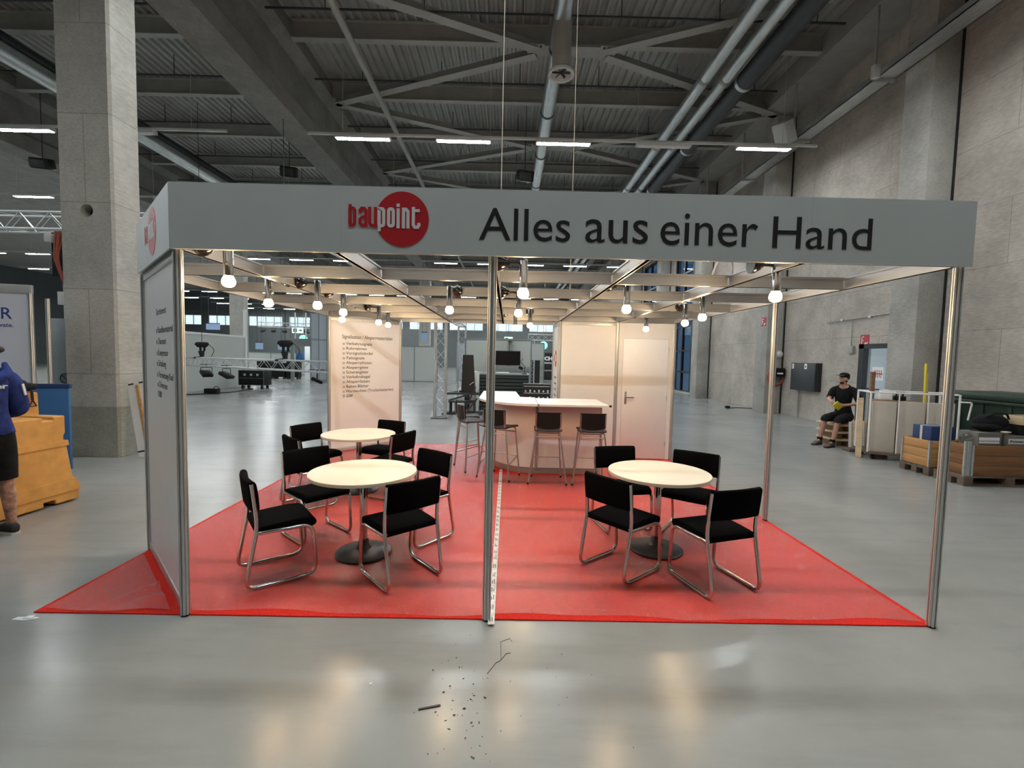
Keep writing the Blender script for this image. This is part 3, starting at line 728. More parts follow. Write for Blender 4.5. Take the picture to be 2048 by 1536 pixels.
# cabin
wall_panel('cabin_panel', 'plain white cabin wall panel behind the bar, left of the door', (1, 5), (2, 5))
w = wall_panel('cabin_panel', 'white cabin side wall with red mark and list, facing left', (1, 6), (1, 5))
M_ = basis((.44, -.0046, 1.75), (1, 0, 0), (0, -1, 0))
baupoint(w, M_, .15, .16)
for i in range(6): text('list_line', ['Bauartikel', 'o Schalung', 'o Gerüste', 'o Leitern', 'o Werkzeug', 'o usw'][i], MT['grey_txt'], w, basis((.25, -.0045, 1.38 - i * .11), (1, 0, 0), (0, -1, 0)), .34, .05, .06, .0006)
wall_panel('cabin_panel', 'white rear cabin wall behind the door', (1, 6), (3, 6))
wall_panel('cabin_panel', 'white right cabin side wall behind the door', (3, 5), (3, 6))
t = thing('cabin_door', 'white cabin door with a steel lever handle right of the bar', 'door', (2, 5, 0))
g = G(); g.bx(.03, .105, -.012, .012, .012, 2.39); g.bx(.9, .97, -.012, .012, .012, 2.39); g.bx(.105, .9, -.012, .012, 2.125, 2.39); obj('door_frame', g, MT['white'], t, smooth=0)
g = G(); g.bx(.108, .897, -.018, .014, .02, 2.12, .003); obj('door_leaf', g, MT['white'], t)
h_ = G(); h_.bx(.155, .19, -.026, -.018, .98, 1.2, .004); ho = obj('handle_plate', h_, MT['greysteel'], t)
h_ = G(); h_.tube([(.172, -.024, 1.10), (.172, -.065, 1.10), (.31, -.065, 1.10)], .0095, 10, .02); obj('lever', h_, MT['chrome'], ho)
g = G()
for z in (.25, 1.05, 1.9): g.cyl((.893, -.022, z), (.893, -.022, z + .08), .009, n=10)
obj('hinge', g, MT['alu'], t)

# ------------------------------------------------------------------ spot lamps clipped to the beams
spot0 = None
def spot(base, az, bulb, label, tilt=0):
    """base: point on the beam's side; az: direction the arm leaves the beam; lamp hangs at the arm's end. Copies share the mesh."""
    global spot0
    if spot0 is None:
        t = thing('spot_lamp', label, 'spot lamp', (0, 0, 0), 0, 'warm spot lamps on the stand ceiling')
        g = G(); M = Matrix.Rotation(PI / 2, 4, 'Y')
        pr = [(.062, 0), (.062, .012), (.055, .035), (.032, .075), (.018, .09)]
        rings = [g.ring(Vector((z, 0, 0)), Vector((0, 1, 0)), Vector((0, 0, 1)), r_, 24) for r_, z in pr]; g.skinrings(rings)
        obj('mount_cup', g, MT['darkchrome'], t)
        g = G(); g.tube([(.085, 0, 0), (.15, 0, 0), (.19, 0, -.01)], .011, 10, .02); obj('arm', g, MT['blackplastic'], t)
        g = G(); g.lathe([(.012, .05), (.026, .045), (.031, .03), (.031, -.165), (.028, -.165), (.024, -.12)], (.19, 0, -.02), 24); c = obj('lamp_body', g, MT['chrome'], t)
        g = G(); g.lathe([(.02, -.15), (.027, -.165), (.037, -.182), (.042, -.20), (.041, -.214), (.034, -.228), (.018, -.238), (.002, -.24)], (.19, 0, -.02), 24); obj('bulb', g, MT['bulb'], c)
        spot0 = t; o = t
    else: o = dup(spot0, None, None, label)
    o.location = base; o.rotation_euler = (tilt, 0, az)
    o['label'] = label
    return o
ZB = H + .05
spot((-2 + .02, .18, ZB), 0, None, 'lit spot lamp nearest the front left corner of the stand ceiling', .0)
spot((-2 - .02, 1.5, ZB), PI, None, 'lit spot lamp outside the second long beam, first on the left edge')
spot((-2 + .02, 1.62, ZB), 0, None, 'lit spot lamp on the second long beam between first and second cross rows')
spot((-2 + .02, 2.3, ZB), .2, None, 'lit spot lamp on the second long beam just past the second cross row')
spot((-2 - .02, 3.45, ZB), PI, None, 'lit spot lamp over the left edge of the list panel')
spot((-2 + .02, 3.75, ZB), .5, None, 'lit spot lamp in front of the list panel, over its right half')
spot((-2 + .02, 4.3, ZB), .6, None, 'lit spot lamp over the right edge of the list panel')
spot((-.45, 2 - .02, ZB), -PI / 2 - .3, None, 'lit spot lamp on the second cross row left of the middle post')
spot((0 + .02, .44, ZB), 0, None, 'lit spot lamp right beside the middle front post')
spot((0 + .02, 1.95, ZB), .1, None, 'lit spot lamp on the middle long beam at the second cross row')
spot((0 + .02, 4.3, ZB), 0, None, 'lit spot lamp on the middle long beam over the bar stools')
spot((.42, 4 - .02, ZB), -PI / 2, None, 'lit spot lamp over the curved bar counter')
spot((1 + .02, 1.35, ZB), 0, None, 'lit spot lamp on the third long beam from the right, over the stand centre')
spot((2 + .02, 4.05, ZB), 0, None, 'lit spot lamp in front of the cabin door')
spot((2 + .02 - .2, .32, ZB), PI * .0, None, 'lit spot lamp near the front right corner of the stand')
spot((2 + .02, 2.06, ZB), -.4, None, 'lit spot lamp over the right table, nearer one')
spot((2.32, 3 - .02, ZB), -PI / 2, None, 'lit spot lamp behind the right table, lower of the right pair')

# ------------------------------------------------------------------ tables
def make_table(label):
    t = thing('round_table', label, 'table', (0, 0, 0), 0, 'round tables on the stand')
    g = G(); g.lathe([(.0, .722), (.452, .722), (.4535, .7245), (.4535, .725)], n=72); g.lathe([(0, .7251), (.4535, .7251), (.452, .728), (0, .728)], n=72)
    obj('tabletop', g, MT['tabletop'], t)
    g = G(); g.lathe([(.20, .700), (.45, .700), (.4536, .703), (.4536, .7235), (.20, .7235)], n=72); obj('edge_band', g, MT['edge'], t)
    g = G(); g.cyl((0, 0, .05), (0, 0, .705), .0335, n=28); obj('pole', g, MT['chrome'], t)
    g = G(); g.cyl((0, 0, .69), (0, 0, .702), .12, n=28); obj('top_flange', g, MT['blackmetal'], t)
    g = G(); g.lathe([(.235, 0), (.24, .004), (.24, .012), (.225, .02), (.12, .034), (.07, .046), (.048, .075), (.042, .12), (.034, .13), (.03, .13)], n=56); obj('base', g, MT['blackmetal'], t)
    return t
ZC = CARPET + .006
tb = make_table('round cream table front left, with four black chairs around it'); tb.location = (-1.13, .985, ZC)
dup(tb, (-1.78, 2.85, ZC), .4, 'round cream table at back left in front of the list panel')
dup(tb, (1.512, 1.165, ZC), .9, 'round cream table standing alone on the right side of the stand')

# ------------------------------------------------------------------ sled chairs (local +y is the way the chair faces; origin under the rear of the skids)
def make_chair():
    t = thing('sled_chair', '', 'chair', (0, 0, 0), 0, 'black sled base chairs')
    HW = .225
    for s_ in (-1, 1):
        x = s_ * HW; g = G()
        # post: from the backrest top down the rear leg, along the floor, up the front leg and back along the seat
        pts = [(x, .050, .79), (x, .088, .47), (x, .00, .0145), (x, .495, .0145), (x, .470, .412), (x, .078, .416)]
        g.tube(pts, .0145, 12, .085, seg=7)
        obj('side_frame', g, MT['chrome'], t)
    g = G(); g.cyl((-HW, .085, .425), (HW, .085, .425), .010, n=10); g.cyl((-HW, .40, .408), (HW, .40, .408), .010, n=10); obj('cross_bar', g, MT['chrome'], t)
    # seat pad, waterfall front
    g = G(); prof = [(.075, .402), (.44, .396), (.474, .390), (.497, .402), (.504, .425), (.492, .448), (.455, .464), (.38, .471), (.2, .461), (.09, .452), (.075, .442)]
    M = Matrix(((0, 0, 1, 0), (1, 0, 0, 0), (0, 1, 0, 0), (0, 0, 0, 1)))
    g.prism(prof, -.212, .212, M); o = obj('seat', g, MT['blackfab'], t, smooth=50)
    bv = o.modifiers.new('b', 'BEVEL'); bv.width = .008; bv.segments = 2; bv.limit_method = 'ANGLE'
    # backrest pad, gently curved between the posts
    g = G(); n = 12; fr = []; bk = []
    rows = [(.574, .084), (.580, .100), (.60, .110), (.70, .102), (.78, .090), (.799, .080), (.806, .062), (.799, .042), (.78, .036), (.70, .044), (.60, .056), (.580, .064)]
    rings = []
    for i in range(n + 1):
        u = -1 + 2 * i / n; x = u * .222; dy_ = -.02 * (1 - u * u)
        rings.append([g.bm.verts.new((x, y + dy_ - .006, z)) for z, y in rows])
    for a, b in zip(rings, rings[1:]):
        for i in range(len(rows)): g.bm.faces.new((a[i], a[(i + 1) % len(rows)], b[(i + 1) % len(rows)], b[i]))
    g.bm.faces.new(rings[0][::-1]); g.bm.faces.new(rings[-1])
    obj('backrest', g, MT['blackfab'], t, smooth=50)
    return t
chair0 = make_chair(); _cu = [0]
def chair(x, y, ang, label):
    o = chair0 if _cu[0] == 0 else dup(chair0)
    _cu[0] = 1; o.location = (x, y, ZC); o.rotation_euler = (0, 0, R(ang) - PI / 2); o['label'] = label
chair(-1.90, .452, 37, 'black chair at the front left table nearest the left list wall, seen from the side')
chair(-.545, .408, 132, 'black chair at the front left table with its back to the middle post')
chair(-.56, 1.56, -129, 'black chair at the right of the front left table, facing left')
chair(-1.905, 1.55, -40.5, 'black chair behind the front left table on its left, facing the camera')
chair(-2.34, 2.09, 45, 'black chair at the back left table nearest the left carpet edge, seen edge on')
chair(-2.60, 3.10, -29, 'black chair at the back left table before the list panel, left one')
chair(-1.51, 3.585, -114, 'black chair at the back left table before the list panel, right one')
chair(-1.09, 2.53, 156, 'black chair at the right of the back left table, its back to the bar')
chair(.884, .62, 38.5, 'black chair at the right table, front left of it, back to the camera')
chair(1.84, .308, 108, 'black chair at the right table nearest the camera, at front right')
chair(1.275, 1.985, -79, 'black chair behind the right table on its left, below the bar')
chair(2.11, 1.745, -127, 'black chair behind the right table on its right')

# ------------------------------------------------------------------ bar stools (local +y the way it faces, origin under the seat)
def make_stool():
    t = thing('bar_stool', '', 'bar stool', (0, 0, 0), 0, 'dark bar stools at the counter')
    zs = .725
    for sx_ in (-1, 1):
        for sy_ in (-1, 1):
            g = G()
            top = (sx_ * .165, sy_ * .15, zs - .01); ft = (sx_ * (.265 if sy_ < 0 else .215), sy_ * .21, .0)
            g.tube([(sx_ * .13, sy_ * .15, zs - .012), top, ft], .011, 10, .04); l_ = obj('leg', g, MT['greysteel'], t)
            g = G(); g.cyl((ft[0], ft[1], 0), (ft[0] * .995, ft[1] * .995, .025), .014, n=10); obj('foot_cap', g, MT['blackplastic'], l_)
    g = G()
    zf = .27; k = zf / zs
    def at(sx_, sy_, z):
        u = z / zs; fx = .265 if sy_ < 0 else .215; return (sx_ * (fx * (1 - u) + .165 * u), sy_ * (.21 * (1 - u) + .15 * u), z)
    g.tube([at(-1, -1, .22), at(-1, 1, .30), at(1, 1, .30), at(1, -1, .22)], .008, 8)
    obj('foot_rest', g, MT['greysteel'], t)
    for q in (-1, 1):
        g = G(); g.cyl(at(-1, q, .655), at(1, q, .655), .009, n=8); obj('seat_rail', g, MT['greysteel'], t)
    g = G(); n = 8; rings = []
    pr = [(-.18, 0), (-.185, .012), (-.17, .024), (0, .014), (.15, .022), (.19, .012), (.195, -.012), (.18, -.012), (.12, 0)]
    for i in range(n + 1):
        u = -1 + 2 * i / n; rings.append([g.bm.verts.new((u * .19, y, zs + z + .012 * u * u)) for y, z in pr])
    for a, b in zip(rings, rings[1:]):
        for i in range(len(pr)): g.bm.faces.new((a[i], a[(i + 1) % len(pr)], b[(i + 1) % len(pr)], b[i]))
    g.bm.faces.new(rings[0][::-1]); g.bm.faces.new(rings[-1]); obj('seat', g, MT['greyplastic'], t)
    for sx_ in (-1, 1):
        g = G(); g.tube([(sx_ * .165, -.13, zs), (sx_ * .165, -.185, zs + .03), (sx_ * .165, -.205, .99)], .010, 8, .03); obj('back_tube', g, MT['greysteel'], t)
    g = G(); n = 14; rings = []
    for i in range(n + 1):
        u = -1 + 2 * i / n; zb = .80 - .032 * (1 - u * u); y = -.20 - .022 * (1 - u * u)
        rings.append([g.bm.verts.new(p) for p in ((u * .178, y + .022, zb), (u * .178, y + .012, 1.0), (u * .178, y - .010, 1.0), (u * .178, y + .006, zb))])
    for a, b in zip(rings, rings[1:]):
        for i in range(4): g.bm.faces.new((a[i], a[(i + 1) % 4], b[(i + 1) % 4], b[i]))
    g.bm.faces.new(rings[0][::-1]); g.bm.faces.new(rings[-1]); obj('backrest', g, MT['blackplastic'], t, smooth=30)
    return t
st0 = make_stool(); st0.location = (.69, 3.45, ZC); st0.rotation_euler = (0, 0, R(90) - PI / 2 - .05); st0['label'] = 'dark bar stool in front of the counter, middle of the three facing it'
dup(st0, (1.30, 3.43, ZC), -.05, 'dark bar stool at the right end of the bar counter')
dup(st0, (.02, 3.64, ZC), R(-28), 'dark bar stool by the curved counter corner, behind the middle post')
dup(st0, (-.42, 4.12, ZC), R(-65), 'dark bar stool at the left side of the counter, nearer of the two turned right')
dup(st0, (-.55, 4.72, ZC), R(-85), 'dark bar stool at the left side of the counter, farther of the two turned right')

# ------------------------------------------------------------------ bar counter
t = thing('bar_counter', 'white curved bar counter with steel kick plate in front of the cabin', 'bar counter', (0, 0, CARPET))
top = [(-.345, 5.78)] + [(-.345, 4.66)] + [(p[0], p[1]) for p in arc(.52, 4.44, .865, .97, 180, 270, 14)] + [(.54, 3.465), (.545, 4.54), (.32, 4.60), (.27, 5.78)]
g = G(); g.prism(top, 1.062, 1.095); o = obj('curved_top', g, MT['counter'], t, smooth=20)
g = G(); g.bx(.565, 1.555, 3.46, 4.42, 1.062, 1.095, .003); obj('straight_top', g, MT['counter'], t)
g = G(); g.bx(.545, .565, 3.455, 4.5, 1.05, 1.097); g.bx(.54, .58, 3.795, 3.835, .09, 1.062); obj('joint_strip', g, MT['kick'], t, smooth=0)
g = G(); g.bx(1.555, 1.60, 3.50, 3.55, 1.066, 1.092); obj('end_clip', g, MT['darkchrome'], t, smooth=0)
body = [(-.14, 5.6), (-.14, 4.75)] + arc(.54, 4.62, .68, .80, 180, 270, 14) + [(.56, 3.82), (.56, 3.88)] + arc(.54, 4.62, .62, .74, 270, 180, 14) + [(-.08, 4.75), (-.08, 5.6)]
g = G(); g.prism(body, .10, 1.062); obj('curved_front', g, MT['counter'], t, smooth=25)
g = G(); g.bx(.56, 1.50, 3.82, 3.86, .10, 1.062); g.bx(1.46, 1.50, 3.86, 4.36, .10, 1.062); obj('straight_front', g, MT['counter'], t, smooth=0)
kick = [(p[0] , p[1]) for p in body]
g = G(); g.prism([(x + (.015 if i < len(body) / 2 else -.0), y + (.012 if i < len(body) / 2 else 0)) for i, (x, y) in enumerate(body)], 0.004, .10); g.bx(.56, 1.50, 3.835, 3.86, .004, .10); obj('kick_plate', g, MT['kick'], t, smooth=25)
g = G(); g.prism(post_profile(.02), .004, 1.062, Matrix.Translation((1.515, 3.835, 0))); obj('corner_post', g, MT['alu'], t, smooth=20)
g = G(); g.bx(-.05, .25, 4.75, 5.55, .62, .64); g.bx(.60, 1.46, 3.9, 4.3, .62, .64); obj('inner_shelf', g, MT['counter'], t, smooth=0)
# cables over the ceiling grid
g = G(); g.tube([(2.02, 1.0, H + .1), (2.0, .96, H + .2), (1.93, .9, H + .26), (1.86, .95, H + .2), (1.85, 1.0, H + .1)], .008, 8, .05); tag(obj('lamp_cable', g, MT['cablewhite']), 'loop of white cable on the ceiling grid near the right front', 'cable')
for (x, y, lab) in ((0.0, 2.0, 'thin suspension wire hanging from the roof over the stand, left of the lettering'), (.89, 3.0, 'thin yellowish suspension wire hanging from the roof above the lettering')):
    g = G(); g.tube([(x, y, H + .1), (x, y, 10.7)], .0045, 5); tag(obj('suspension_wire', g, MT['edge']), lab, 'wire')

# ================================================================== RIGHT SIDE OF THE HALL
# glass door in the right wall and the stairwell behind it
t = struct(thing('door_1', 'black framed glass door in the right concrete wall with a red marked sticker', 'door', (WX, 0, 0)))
g = G()
for y in (9.22, 8.19, 7.09): g.bx(-.04, .10, y - .085, y + .085, 0, 2.3)
g.bx(-.04, .10, 7.0, 9.31, 2.18, 2.3); g.bx(-.03, .08, 7.0, 9.31, .0, .1); g.bx(-.02, .06, 7.1, 9.2, 1.10, 1.14)
obj('door_frame', g, MT['doorframe'], t, smooth=0)
g = G(); g.bx(.02, .03, 7.1, 9.2, .1, 2.19); obj('pane', g, MT['glass'], t, smooth=0)
g = G(); g.bx(.005, .012, 8.50, 8.86, 1.36, 1.70); st = obj('sticker', g, MT['sign_white'], t, smooth=0)
g = G()
for q in range(5): g.bx(.0035, .005, 8.56 + q * .055, 8.58 + q * .055, 1.42 + .02 * (q % 2), 1.62)
g.bx(.003, .0045, 8.52, 8.84, 1.515, 1.54); obj('sticker_mark', g, MT['sign_red'], st, smooth=0)
g = G(); g.bx(-.09, -.06, 8.30, 8.33, .95, 1.3); g.bx(-.06, -.03, 8.3, 8.33, .97, 1.0); g.bx(-.06, -.03, 8.3, 8.33, 1.25, 1.28); obj('pull_handle', g, MT['galv'], t, smooth=0)
t = thing('outer_stair', 'dark stair with white stringers seen through the glass door', 'stair', (11.6, 8.3, 0))
g = G()
for i in range(11):
    zz = 2.75 - i * .24; yy = 2.9 - i * .30 - 1.2
    g.bx(0, 1.0, yy, yy + .34, zz - .2, zz)
obj('step', g, MT['stair'], t, smooth=0)
for xx in (-.05, 1.0):
    g = G(); g.bar((xx, 2.2, 3.1), (xx, -1.45, .16), .06, .2); obj('stringer', g, MT['outwhite'], t, smooth=0)
g = G(); g.bx(9.95, 15, 5.0, 13.5, -.2, 0); tag(obj('outer_paving', g, MT['outwhite'], smooth=0), 'pale paving outside the glass door', 'paving')
g = G(); g.bx(13.2, 13.4, 5.0, 14.5, 0, 5); tag(obj('outer_wall', g, MT['outwhite'], smooth=0), 'bright outer wall behind the stair beyond the glass door', 'wall')

def letterF(g, M, w, h, s=.022):
    g.prism([(0, 0), (s, 0), (s, h), (0, h)], 0, .002, M); g.prism([(0, h - s), (w, h - s), (w, h), (0, h)], 0, .002, M); g.prism([(0, h * .52 - s), (w * .8, h * .52 - s), (w * .8, h * .52), (0, h * .52)], 0, .002, M)
def fire_sign(x, y, z, lab):
    t = thing('fire_sign', lab, 'sign', (x, y, z), 0, 'red fire point signs')
    g = G(); g.bx(-.006, 0, -.15, .15, -.15, .15); obj('plate', g, MT['sign_red'], t, smooth=0)
    g = G(); letterF(g, basis((-.0065, .11, -.09), (0, -1, 0), (-1, 0, 0)), .09, .20, .03); obj('letter', g, MT['sign_white'], t, smooth=0)
    g = G(); M = basis((-.0065, -.04, -.09), (0, -1, 0), (-1, 0, 0)); g.prism(arc(0, 0, .035, .035, 0, 345, 15), 0, .002, M); g.prism([(0, 0), (.07, .05), (.08, .03), (.02, -.02)], 0, .002, M); obj('pictogram', g, MT['sign_white'], t, smooth=0)
fire_sign(WX - .001, 9.17, 2.40, 'red fire sign with white F on the wall above the glass door')
fire_sign(8.999, 12.98, 3.17, 'red fire sign with white F high on the second concrete pilaster')
t = thing('fire_cabinet', 'black wall cabinet with two small labels on the right concrete wall', 'cabinet', (WX - .002, 11.35, .9))
g = G(); g.bx(-.2, 0, -.6, .6, 0, .87, .008); obj('box', g, MT['doorframe'], t)
g = G(); g.bx(-.206, -.2, -.585, .585, .015, .855, .003); dr = obj('door', g, MT['darkpipe'], t)
g = G(); g.bx(-.2075, -.206, .44, .54, .68, .84); g.bx(-.2075, -.206, -.20, -.08, .68, .84); obj('label', g, MT['sign_white'], dr, smooth=0)
g = G(); g.bx(-.2085, -.2075, .48, .50, .70, .82); g.bx(-.2085, -.2075, -.17, -.11, .72, .79); obj('label_mark', g, MT['sign_red'], dr, smooth=0)
g = G(); g.tube([(WX - .05, 11.75, 0), (WX - .05, 11.75, .9)], .022, 8); tag(obj('conduit', g, MT['steel']), 'grey pipe running from the black wall cabinet down to the floor', 'pipe')
t = thing('wall_conduit', 'thin grey conduit running along the right wall above the glass door', 'conduit', (WX - .03, 0, 2.98))
g = G(); g.tube([(0, 7.72, .08), (0, 10.6, 0)], .016, 8); g.tube([(0, 9.62, 0), (0, 9.62, -.72)], .012, 8); obj('pipe', g, MT['steel'], t)
g = G(); g.bx(-.06, .03, 9.48, 9.68, -.92, -.72, .01); obj('switch_box', g, MT['steel'], t)
g = G()
for y in (8.3, 9.0, 10.0): g.bx(-.03, .03, y - .04, y + .04, -.0, .05)
obj('fitting', g, MT['galv'], t, smooth=0)
t = thing('hose_point', 'orange hose loop with a black bag hung on the second concrete pilaster', 'hose', (9.3, 12.68, 1.35))
g = G()
for q in range(4): g.tube([((.27 - .02 * q) * math.cos(a_ * PI / 12), -.05 - .02 * q, (.30 - .02 * q) * math.sin(a_ * PI / 12) - .1) for a_ in range(24)], .02, 6, closed=True)
obj('hose_coil', g, MT['redcable'], t)
g = G(); g.box((.03, -.16, .08), (.42, .16, .30), None, .05, 3); obj('bag', g, MT['blackcloth'], t)
g = G(); g.bx(-.06, .14, -.246, -.24, .02, .07); obj('bag_label', g, MT['sign_white'], t, smooth=0)
t = thing('pilaster_lamp', 'small white round lamp on the second concrete pilaster above the hose', 'lamp', (9.42, 12.735, 2.05))
g = G(); g.cyl((0, 0, 0), (0, -.06, 0), .13, n=20); g.ell((0, -.08, 0), (.11, .07, .11)); obj('globe', g, MT['lampwhite'], t)
g = G(); g.tube([(.06, -.02, 5.5), (.06, -.02, .1)], .018, 6); g.tube([(.06, -.02, -.1), (.06, -.02, -2.04)], .014, 6); obj('conduit', g, MT['steel'], t)
# floor lead by the wall
t = thing('floor_lead', 'thin black lead lying on the floor by the right wall', 'cable', (8.5, 14.2, 0))
g = G(); g.tube([(0, 0, .012), (.4, .1, .012), (.95, .0, .012)], .012, 6); obj('lead', g, MT['cable'], t)
g = G(); g.bx(-.12, .04, -.07, .07, 0, .09, .02); obj('plug', g, MT['blackplastic'], t)

# trolley with tall boards
t = thing('board_trolley', 'white tube trolley loaded with tall beige boards by the right wall', 'trolley', (6.85, 5.42, 0), R(-20))
TRM = Matrix.Translation((6.85, 5.42, 0)) @ Matrix.Rotation(R(-20), 4, 'Z')
g = G()
for (x, y) in ((0, 0), (0, .62), (1.3, 0), (1.3, .62)): g.tube([(x, y, .1), (x, y, 1.26)], .018, 8)
for z in (1.25,): g.tube([(0, 0, z), (1.3, 0, z), (1.3, .62, z), (0, .62, z)], .015, 8, .03, True)
for x in (.43, .86): g.tube([(x, -.005, .12), (x, -.005, 1.25)], .012, 8)
g.tube([(1.3, -.02, 1.13), (1.46, -.02, 1.13), (1.42, -.02, .82)], .014, 8, .03)
obj('tube_frame', g, MT['sign_white'], t)
g = G(); g.bx(-.03, 1.33, -.03, .65, .10, .14); obj('platform', g, MT['pallet'], t, smooth=0)
for (x, y) in ((.1, .05), (.1, .57), (1.2, .05), (1.2, .57)):
    g = G(); g.cyl((x - .02, y, .05), (x + .02, y, .05), .05, n=16); g.bx(x - .03, x + .03, y - .012, y + .012, .05, .105); obj('wheel', g, MT['blackplastic'], t)
for k, (x0, x1, y0, z1, lab) in enumerate([(.05, .42, .03, 1.09, 'beige board with worn edge standing in the left end of the trolley'), (.445, .85, .03, 1.10, 'beige board standing in the middle of the trolley'),
                                     (.875, 1.27, .03, 1.10, 'beige board standing in the right end of the trolley')]):
    g = G(); g.box(((x0 + x1) / 2, .06 + .01 * k, .1405 + (z1 - .145) / 2), (x1 - x0, .05, z1 - .145), None, .012); g.bm.transform(TRM)
    tag(obj('board', g, MT['board']), lab, 'board', 'boards on the trolley')
g = G(); g.box((.5, .36, .62), (.75, .3, .95), None, .02); g.bm.transform(TRM); tag(obj('cardboard_box', g, MT['brownwood']), 'brown box standing behind the beige boards on the trolley', 'box')
g = G(); g.box((.33, .36, 1.17), (.2, .16, .14), None, .01); g.box((.33, .36, 1.26), (.14, .1, .06), None, .01); g.bm.transform(TRM); tag(obj('carton', g, MT['sign_white']), 'small white carton standing on the trolley boards', 'box')
g = G(); g.box((.56, .34, 1.14), (.16, .14, .08), None, .01)
for q in range(3): g.tube([(.50 + .05 * q, .34, 1.16), (.52 + .05 * q, .33, 1.26)], .015, 6)
g.bm.transform(TRM)
tag(obj('tool_tray', g, MT['blackplastic']), 'black tray of tools standing on the trolley boards', 'tray')
g = G(); g.bar((.94, .30, .141), (.90, .28, 1.80), .035, .02); g.bm.transform(TRM); tag(obj('yellow_rod', g, MT['yellow']), 'upright yellow rod standing in the trolley', 'rod')
g = G(); g.bar((1.0, .33, .141), (.95, .32, 1.62), .03, .02); g.bm.transform(TRM); tag(obj('wood_strip', g, MT['woodpale']), 'pale slat standing beside the yellow rod', 'slat')
g = G(); g.bar((-.10, .12, 0.0), (-.06, .3, 1.12), .09, .05); g.bm.transform(TRM); tag(obj('wooden_beam', g, MT['woodpale'], smooth=0), 'pale wooden beam leaning at the left end of the trolley', 'beam')
g = G(); g.bar((.20, .575, .145), (.20, .575, 1.62), .1, .06); g.bm.transform(TRM); tag(obj('wooden_post', g, MT['brownwood'], smooth=0), 'dark wooden post standing up out of the trolley before the door', 'post')

def pallet(x0, x1, y0, y1, label):
    t = thing('pallet', label, 'pallet', ((x0 + x1) / 2, (y0 + y1) / 2, 0), 0, 'wooden pallets')
    w = (x1 - x0) / 2; d = (y1 - y0) / 2
    g = G()
    n = 5
    for i in range(n): yy = -d + (2 * d - .1) * i / (n - 1); g.bx(-w, w, yy, yy + .1, .122, .144)
    for x in (-w, -.07, w - .14): g.bx(x, x + .14, -d, d, .1, .122)
    obj('deck_boards', g, MT['pallet'], t, smooth=0)
    for x in (-w, -.07, w - .14):
        for y in (-d, -.05, d - .1):
            g = G(); g.bx(x, x + .14, y, y + .1, .022, .1); obj('block', g, MT['pallet'], t, smooth=0)
    g = G()
    for y in (-d, -.05, d - .1): g.bx(-w, w, y, y + .1, 0, .022)
    obj('bottom_boards', g, MT['pallet'], t, smooth=0); return t
def crate(x0, x1, y0, y1, z1, m, label):
    t = thing('wooden_crate', label, 'crate', ((x0 + x1) / 2, (y0 + y1) / 2, .1445), 0, 'wooden crates on pallets')
    w = (x1 - x0) / 2; d = (y1 - y0) / 2; h = z1 - .1445; n = 3
    g = G()
    for i in range(n):
        a = h * i / n + .002; b = h * (i + 1) / n - .002
        g.bx(-w, w, -d, -d + .022, a, b, .003); g.bx(-w, w, d - .022, d, a, b, .003); g.bx(-w, -w + .022, -d + .022, d - .022, a, b, .003); g.bx(w - .022, w, -d + .022, d - .022, a, b, .003)
    obj('boards', g, MT[m], t)
    g = G(); g.bx(-w + .022, w - .022, -d + .022, d - .022, 0, .02); obj('bottom', g, MT[m], t, smooth=0)
    g = G()
    for (x, y) in ((-w, -d), (w, -d), (-w, d), (w, d)): g.bx(x - (.004 if x < 0 else -.0) - .012, x + .016, y - .012, y + .012, .0, h + .004)
    obj('corner_hinge', g, MT['galv'], t, smooth=0)
    return t
pallet(6.86, 7.55, 4.18, 4.72, 'wooden pallet under the small pale crate by the trolley')
crate(6.87, 7.53, 4.20, 4.70, .565, 'wood', 'pale wooden crate on a pallet beside the trolley, blue box inside')
pallet(6.86, 8.25, 3.62, 4.10, 'wooden pallet under the long crate at the right picture edge')
c2 = crate(6.98, 8.22, 3.64, 4.09, .60, 'woodred', 'long dark wooden crate with white angular marks at the right picture edge')
g = G(); M = basis((.20, -.2255, .33), (1, 0, 0), (0, -1, 0))
for (z, pts) in ((0, [(0, .02), (.26, .055), (.26, .07), (0, .075)]), (0, [(0, -.10), (.2, -.045), (0, -.03)]), (0, [(0, -.13), (.27, -.13), (.27, -.11), (0, -.10)])): g.prism(pts, 0, .001, M)
obj('painted_mark', g, MT['sign_white'], c2, smooth=0)
g = G()
for q in range(3): g.tube([(6.875 + .035 * q, 3.65, .145), (6.875 + .035 * q, 3.65, .66)], .016, 8)
tag(obj('metal_tube_bundle', g, MT['galv']), 'bundle of upright grey tubes at the left end of the long crate', 'tubes')
g = G(); g.box((7.14, 4.44, .475), (.40, .34, .61), None, .01); b_ = tag(obj('blue_box', g, MT['darkblue']), 'dark blue box with a pale strap standing in the pale crate', 'box')
g = G(); g.box((6.934, 4.44, .475), (.012, .04, .62)); g.box((7.1, 4.44, .784), (.345, .04, .008)); obj('strap', g, MT['lampwhite'], b_, smooth=0)
